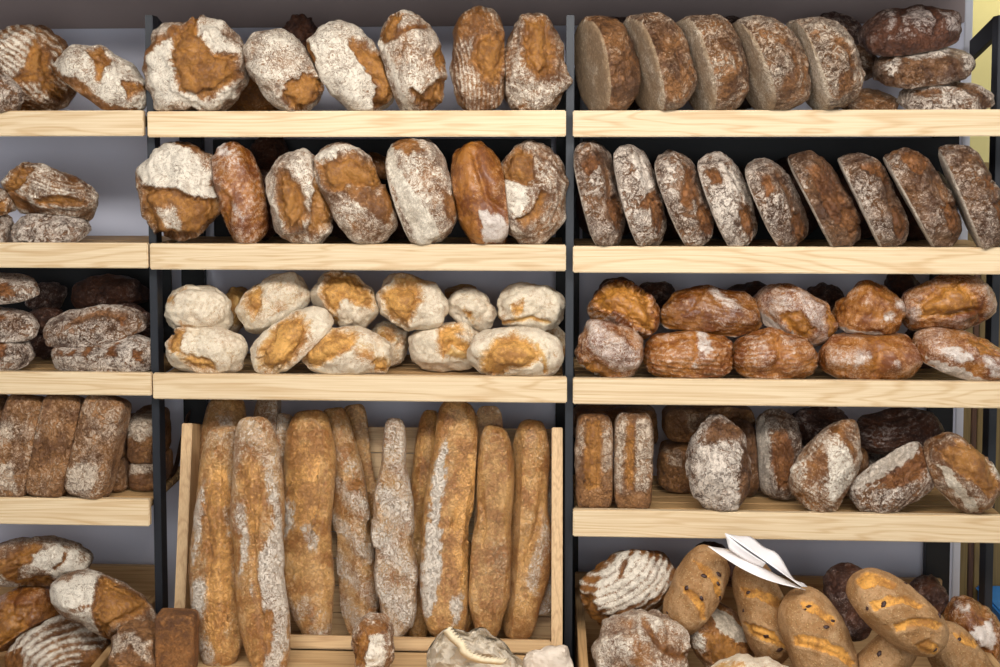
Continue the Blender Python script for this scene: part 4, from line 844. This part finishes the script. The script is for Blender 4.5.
oat('bran dusted loaf with two golden slashes in front of the dark loaf', (779, 590, 861, 705), 112, (0, .3, .95), [('b', [796,596, 806,594, 824,604, 832,612, 828,618, 814,606, 800,602], 2.5), ('b', [788,628, 800,624, 820,628, 840,640, 854,656, 850,660, 830,646, 808,638, 790,638], 3)],
    [(804, 597, 2.4), (821, 617, 2.4), (830, 611, 2.2), (800, 600, 1.8)], yf=-.26, LT=(118, 64))
oat('uppermost bran dusted loaf, three golden slashes, lying slanted', (848, 569, 949, 658), -40, (.0, .35, .95), [('b', [852,578, 864,570, 880,571, 894,578, 886,580, 872,577, 858,584], 2.5), ('b', [864,594, 880,586, 900,587, 922,598, 914,600, 896,593, 878,596, 868,602], 3), ('b', [886,614, 902,607, 922,608, 940,618, 934,621, 916,615, 900,616, 890,622], 3), ('b', [908,634, 922,628, 936,640, 932,650, 916,644], 2)],
    [(876, 594, 3), (863, 600, 2.2), (936, 610, 3), (905, 579, 2), (933, 644, 2.4)], yf=-.36, LT=(122, 64))
loaf('dark_loaf', 'bread', 'dark grey loaf between two bran dusted loaves, lower right crate', (823, 567, 880, 640), 100, (-.3, .5, .8), 'dark', fl=.42, D=.15, yf=-.02, N=32, tone=.1)
oat('round bran dusted bun beneath the uppermost slanted loaf', (852, 624, 918, 700), 30, (0, .5, .85), [('b', [856,632, 870,626, 884,628, 876,634, 862,640], 2)], [(873, 644, 2.6), (884, 657, 2.2)], yf=-.26, tone=.06)
oat('shaded bran dusted loaf at the lower right of the uppermost one', (925, 620, 992, 700), -45, (.1, .5, .85), [('b', [946,624, 958,626, 974,638, 968,638, 952,632], 2)], [(952, 628, 2.4), (964, 664, 3)], yf=-.19, tone=-.04, LT=(94, 56))
loaf('country_loaf', 'bread', 'dark brown loaf with one white floured patch, right edge of the lower right crate', (944, 597, 1004, 668), -30, (.1, .6, .8), 'gloss', [('f', [960,622, 968,614, 984,612, 986,630, 982,640, 962,626], 1.0), ('f', [948,604, 966,600, 960,606], .7)], fl=.22, D=.14, yf=-.05, tone=-.15, LT=(94, 72))
loaf('dark_loaf', 'bread', 'grey dark loaf by the crate\'s back right corner, lower right crate', (912, 577, 946, 612), 30, (0, .8, .5), 'dark', fl=.4, D=.14, yf=.14, N=26, tone=.1)
loaf('country_loaf', 'bread', 'pale floury loaf cut by the bottom edge below the paper, lower right crate', (704, 653, 796, 720), 10, (0, .8, .6), 'gold', [('n', [710,660, 740,656, 740,670, 710,670], .3)], fl=.9, D=.16, yf=-.33, tone=.05)
loaf('dark_loaf', 'bread', 'dark loaf tip behind the left bran dusted loaf, lower right crate', (696, 542, 740, 590), 120, (.1, .5, .8), 'dark', fl=.2, D=.12, yf=.05, N=26, lump=.1)
# ---- in front of the baguettes
loaf('rye_block', 'bread', 'crusty loaf piece with white top standing before the baguette crate', (351, 625, 395, 682), 90, (.1, .2, 1), 'wheat', [('f', [370,636, 386,632, 388,668, 368,668], 1.0), ('b', [354,642, 366,630, 370,640, 366,668, 353,668], 3, .05), ('n', [362,628, 392,626, 388,634, 370,636], .1)], fl=.62, D=.12, p=3, zb=.8, yf=-.27, rest=zl, tone=.08, LT=(65, 44))

# paper and bags
def sheet(name, grid, mat, th=.0012, parent=None):
    """a thin sheet with real thickness from a grid of world points"""
    P = np.array(grid, float); r, c, _ = P.shape
    fq = [(i*c+j, i*c+j+1, (i+1)*c+j+1, (i+1)*c+j) for i in range(r-1) for j in range(c-1)]
    me = mesh_from(name, P.reshape(-1, 3), np.array(fq))
    o = link(name, me, mat, parent)
    m = o.modifiers.new('thick', 'SOLIDIFY'); m.thickness = th
    return o
def lerp_grid(c00, c01, c11, c10, nr, nc, fn):
    g = []
    for i in range(nr+1):
        row = []
        for j in range(nc+1):
            u, v = j/nc, i/nr
            p = (c00*(1-u)+c01*u)*(1-v) + (c10*(1-u)+c11*u)*v
            row.append(tuple(p + fn(u, v)))
        g.append(row)
    return g
y = -.215
root = empty('paper_sheet', at(755, 575, y), 'white folded paper lying on the bran dusted loaves of the lower right crate', 'paper')
inv = lambda p: p - root.location
A_ = inv(at(708, 546, y+.06)); B_ = inv(at(800, 588, y-.01)); Cc = inv(at(806, 590, y+.02)); Dd = inv(at(728, 549, y+.10))
sheet('lower_flap', lerp_grid(A_, B_, Cc, Dd, 6, 14, lambda u, v: Vector((0, 0, -.018*math.sin(math.pi*u)*(1-v)))), M['paper'], parent=root)
E1 = inv(at(725, 533, y+.07)); E2 = inv(at(742, 537, y+.11))
sheet('upper_flap', lerp_grid(E1, B_+Vector((.004, .0, .004)), Cc+Vector((.004, .0, .006)), E2, 6, 16, lambda u, v: Vector((0, 0, (.024*math.sin(math.pi*min(1, u*1.25))*v + .006*math.sin(u*14)*v)*(1 if u < .97 else .3)))), M['paper'], parent=root)
sheet('folded_corner', lerp_grid(E1, E1*.45+B_*.55, Dd*.55+Cc*.45, inv(at(729, 549, y+.07)), 4, 10, lambda u, v: Vector((0, 0, -.004*math.sin(math.pi*u)))), M['paper'], parent=root)

def crumple(name, outline, yf0, yf1, mat, parent, off, amp, res=26, seed=0.0):
    """a crumpled bag: closed, thick body swelling between its front and its back"""
    pts = np.array(pairs(outline), float)
    x0, y0 = pts.min(0); x1, y1 = pts.max(0)
    d, f = cube_sphere(res)
    # outline as radius by angle
    c = pts.mean(0)
    an = np.arctan2(pts[:, 1]-c[1], pts[:, 0]-c[0]); rr = np.hypot(*(pts-c).T); od = np.argsort(an); an, rr = an[od], rr[od]
    an = np.r_[an[-1]-2*math.pi, an, an[0]+2*math.pi]; rr = np.r_[rr[-1], rr, rr[0]]
    th = np.arctan2(-d[:, 2], d[:, 0]); R_ = np.interp(th, an, rr)
    hyp = np.hypot(d[:, 0], d[:, 2])
    qx = c[0] + np.cos(th)*hyp*R_; qy = c[1] + np.sin(th)*hyp*R_
    ym = (yf0+yf1)/2; hy = (yf1-yf0)/2
    crk = np.abs(fbm(np.c_[qx/26+seed, qy/20, d[:, 1]*1.2], 4))
    yy = ym + d[:, 1]*hy*(1 - .5*crk) + amp*(crk-.3)*np.sign(d[:, 1])
    P = np.array([np.array(at(a, b, t)) - np.array(off) for a, b, t in zip(qx, qy, yy)])
    me = mesh_from(name, P, f)
    me.polygons.foreach_set('use_smooth', np.zeros(len(f), bool))
    return link(name, me, mat, parent)
root = empty('paper_bag', at(480, 664, -.26), 'crumpled grey bag with a frayed cream edge before the baguette crate', 'bag')
crumple('bag_body', [427,651, 434,640, 446,628, 458,629, 468,633, 484,627, 492,636, 503,641, 512,653, 524,662, 524,676, 500,682, 450,684, 428,672], -.30, -.19, M['linen'], root, root.location, .085, 13, 2.0)
strip = [(446, 629), (452, 637), (461, 645), (463, 651), (470, 656), (482, 660), (494, 661), (503, 662)]
grid = []
for i in range(43):
    t = i/42*(len(strip)-1); a = min(int(t), len(strip)-2); f_ = t-a
    x = strip[a][0]*(1-f_)+strip[a+1][0]*f_; yv = strip[a][1]*(1-f_)+strip[a+1][1]*f_
    zig = 1.6 if i % 2 else -1.0
    grid.append([tuple(at(x-3, yv+2.5, -.325) - root.location), tuple(at(x+1, yv, -.335) - root.location), tuple(at(x+4+zig, yv-2.5-zig*.6, -.325) - root.location)])
sheet('frayed_edge', grid, M['cream'], .0015, root)
root = empty('paper_bag', at(540, 664, -.22), 'flat beige bag with a stained patch beside the crumpled grey one', 'bag')
crumple('bag_body', [523,659, 528,652, 540,650, 556,646, 567,645, 570,656, 572,680, 546,684, 524,680], -.27, -.17, M['kraft'], root, root.location, .03, 11, 9.0)

# ================================================================== soft bread: neighbours flatten where they touch
from mathutils.bvhtree import BVHTree
bpy.context.view_layer.update()
LOAVES = [o for o in bpy.data.objects if o.parent is None and o.type == 'MESH' and o.get('category') in ('bread', 'bread roll', 'baguette')]
W = []
for o in LOAVES:
    me = o.data; n = len(me.vertices); c = np.empty(n*3, np.float32); me.vertices.foreach_get('co', c)
    R = np.array(o.matrix_world.to_3x3()); t = np.array(o.matrix_world.translation)
    f = np.empty(len(me.polygons)*4, np.int32); me.loops.foreach_get('vertex_index', f)
    W.append(dict(o=o, R=R, t=t, P=c.reshape(-1, 3).astype(float) @ R.T + t, F=f.reshape(-1, 4), dirty=True, bvh=None))
def bvh(w):
    if w['dirty']:
        w['bvh'] = BVHTree.FromPolygons(w['P'].tolist(), w['F'].tolist()); w['dirty'] = False
    return w['bvh']
def clampto(w, n, lim):
    d = w['P'] @ n - lim; k = d > 0
    if k.any(): w['P'][k] -= d[k][:, None]*n; w['dirty'] = True
TI = np.array(TRAY.inverted()); TM = np.array(TRAY)
def tray_clamp():
    for w in W:
        if w['o']['category'] != 'baguette': continue
        q = w['P'] @ TI[:3, :3].T + TI[:3, 3]
        if w['o']['label'].startswith(('thick baguette nearest', 'baguette second from the left,')):
            k = q[:, 2] > -.01; q[k, 1] = np.minimum(q[k, 1], -.0006)
        else:
            q[:, 0] = np.clip(q[:, 0], -TRW+.001, TRW-.001); q[:, 1] = np.clip(q[:, 1], .0228, TRD-.0135); q[:, 2] = np.maximum(q[:, 2], .0166)
        w['P'] = q @ TM[:3, :3].T + TM[:3, 3]; w['dirty'] = True
tray_clamp()
LEFT = []
for rnd in range(2):
    tray_clamp()
    for i in range(len(W)):
        for j in range(i+1, len(W)):
            a, b = W[i], W[j]
            if (a['P'].min(0) > b['P'].max(0)).any() or (b['P'].min(0) > a['P'].max(0)).any(): continue
            ov = bvh(a).overlap(bvh(b))
            if not ov: continue
            ia = np.unique([x for x, _ in ov]); ib = np.unique([x for _, x in ov])
            def fnorm(w, idx):
                q = w['P'][w['F'][idx]]; nn = np.cross(q[:, 2]-q[:, 0], q[:, 3]-q[:, 1]); return nn.sum(0)
            cand = [a['R'][:, k] for k in range(3)] + [b['R'][:, k] for k in range(3)] + [np.array((0, 1., 0)), np.array((1., 0, 0)), np.array((0, 0, 1.)), b['P'].mean(0)-a['P'].mean(0), fnorm(a, ia)-fnorm(b, ib)]
            best = None
            for n in cand:
                l = np.linalg.norm(n)
                if l < 1e-9: continue
                n = n/l
                if (b['P'].mean(0)-a['P'].mean(0)) @ n < 0: n = -n
                da = (a['P'] @ n).max(); db = (b['P'] @ n).min()
                if best is None or da-db < best[0]: best = (da-db, n, da, db)
            dep, n, da, db = best
            if dep > .07:
                if rnd == 1: LEFT.append((a['o'].name, b['o'].name, round(dep, 3)))
                continue
            f = .5
            if abs(n[1]) > .6: f = 1.0 if n[1] > 0 else 0.0       # the one behind gives way
            dy = b['P'][:, 1].mean() - a['P'][:, 1].mean()
            if abs(n[2]) < .6 and abs(dy) > (.03 if a['o']['category'] == 'baguette' else .06): f = 1.0 if dy > 0 else 0.0
            lim = da*f + db*(1-f) if f not in (0.0, 1.0) else (da if f == 1.0 else db)
            clampto(a, n, lim - .0004); clampto(b, -n, -lim - .0004)
tray_clamp()
# against boards and posts
STAT = []
for r in [o for o in bpy.data.objects if o.parent is None and o.name.split('.')[0] in ('bread_shelf', 'bread_crate', 'steel_upright', 'display_counter', 'wall_back', 'base_cabinet', 'shade_panel')]:
    for o in ([r] if r.type == 'MESH' else list(r.children)):
        q = np.array([o.matrix_world @ v.co for v in o.data.vertices]); STAT.append((o.name.split('.')[0], q.min(0), q.max(0)))
for w in W + W:
    for nm, lo, hi in STAT:
        P = w['P']
        if (P.min(0) >= hi).any() or (P.max(0) <= lo).any(): continue
        c = P.mean(0); best = None
        for ax in range(3):
            o1, o2 = [k for k in range(3) if k != ax]
            sel = (P[:, o1] > lo[o1]-.004) & (P[:, o1] < hi[o1]+.004) & (P[:, o2] > lo[o2]-.004) & (P[:, o2] < hi[o2]+.004)
            if not sel.any(): continue
            if c[ax] > (lo[ax]+hi[ax])/2: pen = hi[ax] - P[sel][:, ax].min(); s = 1
            else: pen = P[sel][:, ax].max() - lo[ax]; s = -1
            if best is None or pen < best[0]: best = (pen, ax, s, sel)
        if best is None or best[0] <= 0 or best[0] > .09: continue
        pen, ax, s, sel = best
        if s > 0: P[sel, ax] = np.maximum(P[sel, ax], hi[ax] + .0005)
        else: P[sel, ax] = np.minimum(P[sel, ax], lo[ax] - .0005)
        w['dirty'] = True
for w in W:
    loc = (w['P'] - w['t']) @ w['R']
    w['o'].data.vertices.foreach_set('co', loc.astype(np.float32).ravel()); w['o'].data.update()
print('LEFT', len(LEFT), LEFT[:40])

# ================================================================== light
def area(name, loc, target, sx, sy, power, col=(1, 1, 1)):
    l = bpy.data.lights.new(name, 'AREA'); l.shape = 'RECTANGLE'; l.size = sx; l.size_y = sy; l.energy = power; l.color = col
    o = bpy.data.objects.new(name, l); COL.objects.link(o); o.location = loc
    o.rotation_euler = (Vector(target)-Vector(loc)).to_track_quat('-Z', 'Y').to_euler()
    return o
area('ceiling_lamp', (-.7, -2.5, 2.80), (-.3, 0, 1.0), 2.0, .5, 90, (1, .975, .945))
area('ceiling_lamp', (.9, -2.2, 2.80), (.4, 0, 1.0), 1.6, .5, 72, (1, .975, .945))
area('passage_lamp', (1.6, 1.0, 2.7), (1.4, 1.3, 1.5), .4, .3, 9, (1, .9, .7))
area('window_light', (.2, -4.4, 1.35), (.1, 0, 1.1), 3.6, 1.5, 74, (.93, .97, 1))
w = bpy.data.worlds.new('world'); S.world = w; w.use_nodes = True
w.node_tree.nodes['Background'].inputs[0].default_value = (.88, .92, 1, 1)
w.node_tree.nodes['Background'].inputs[1].default_value = .30
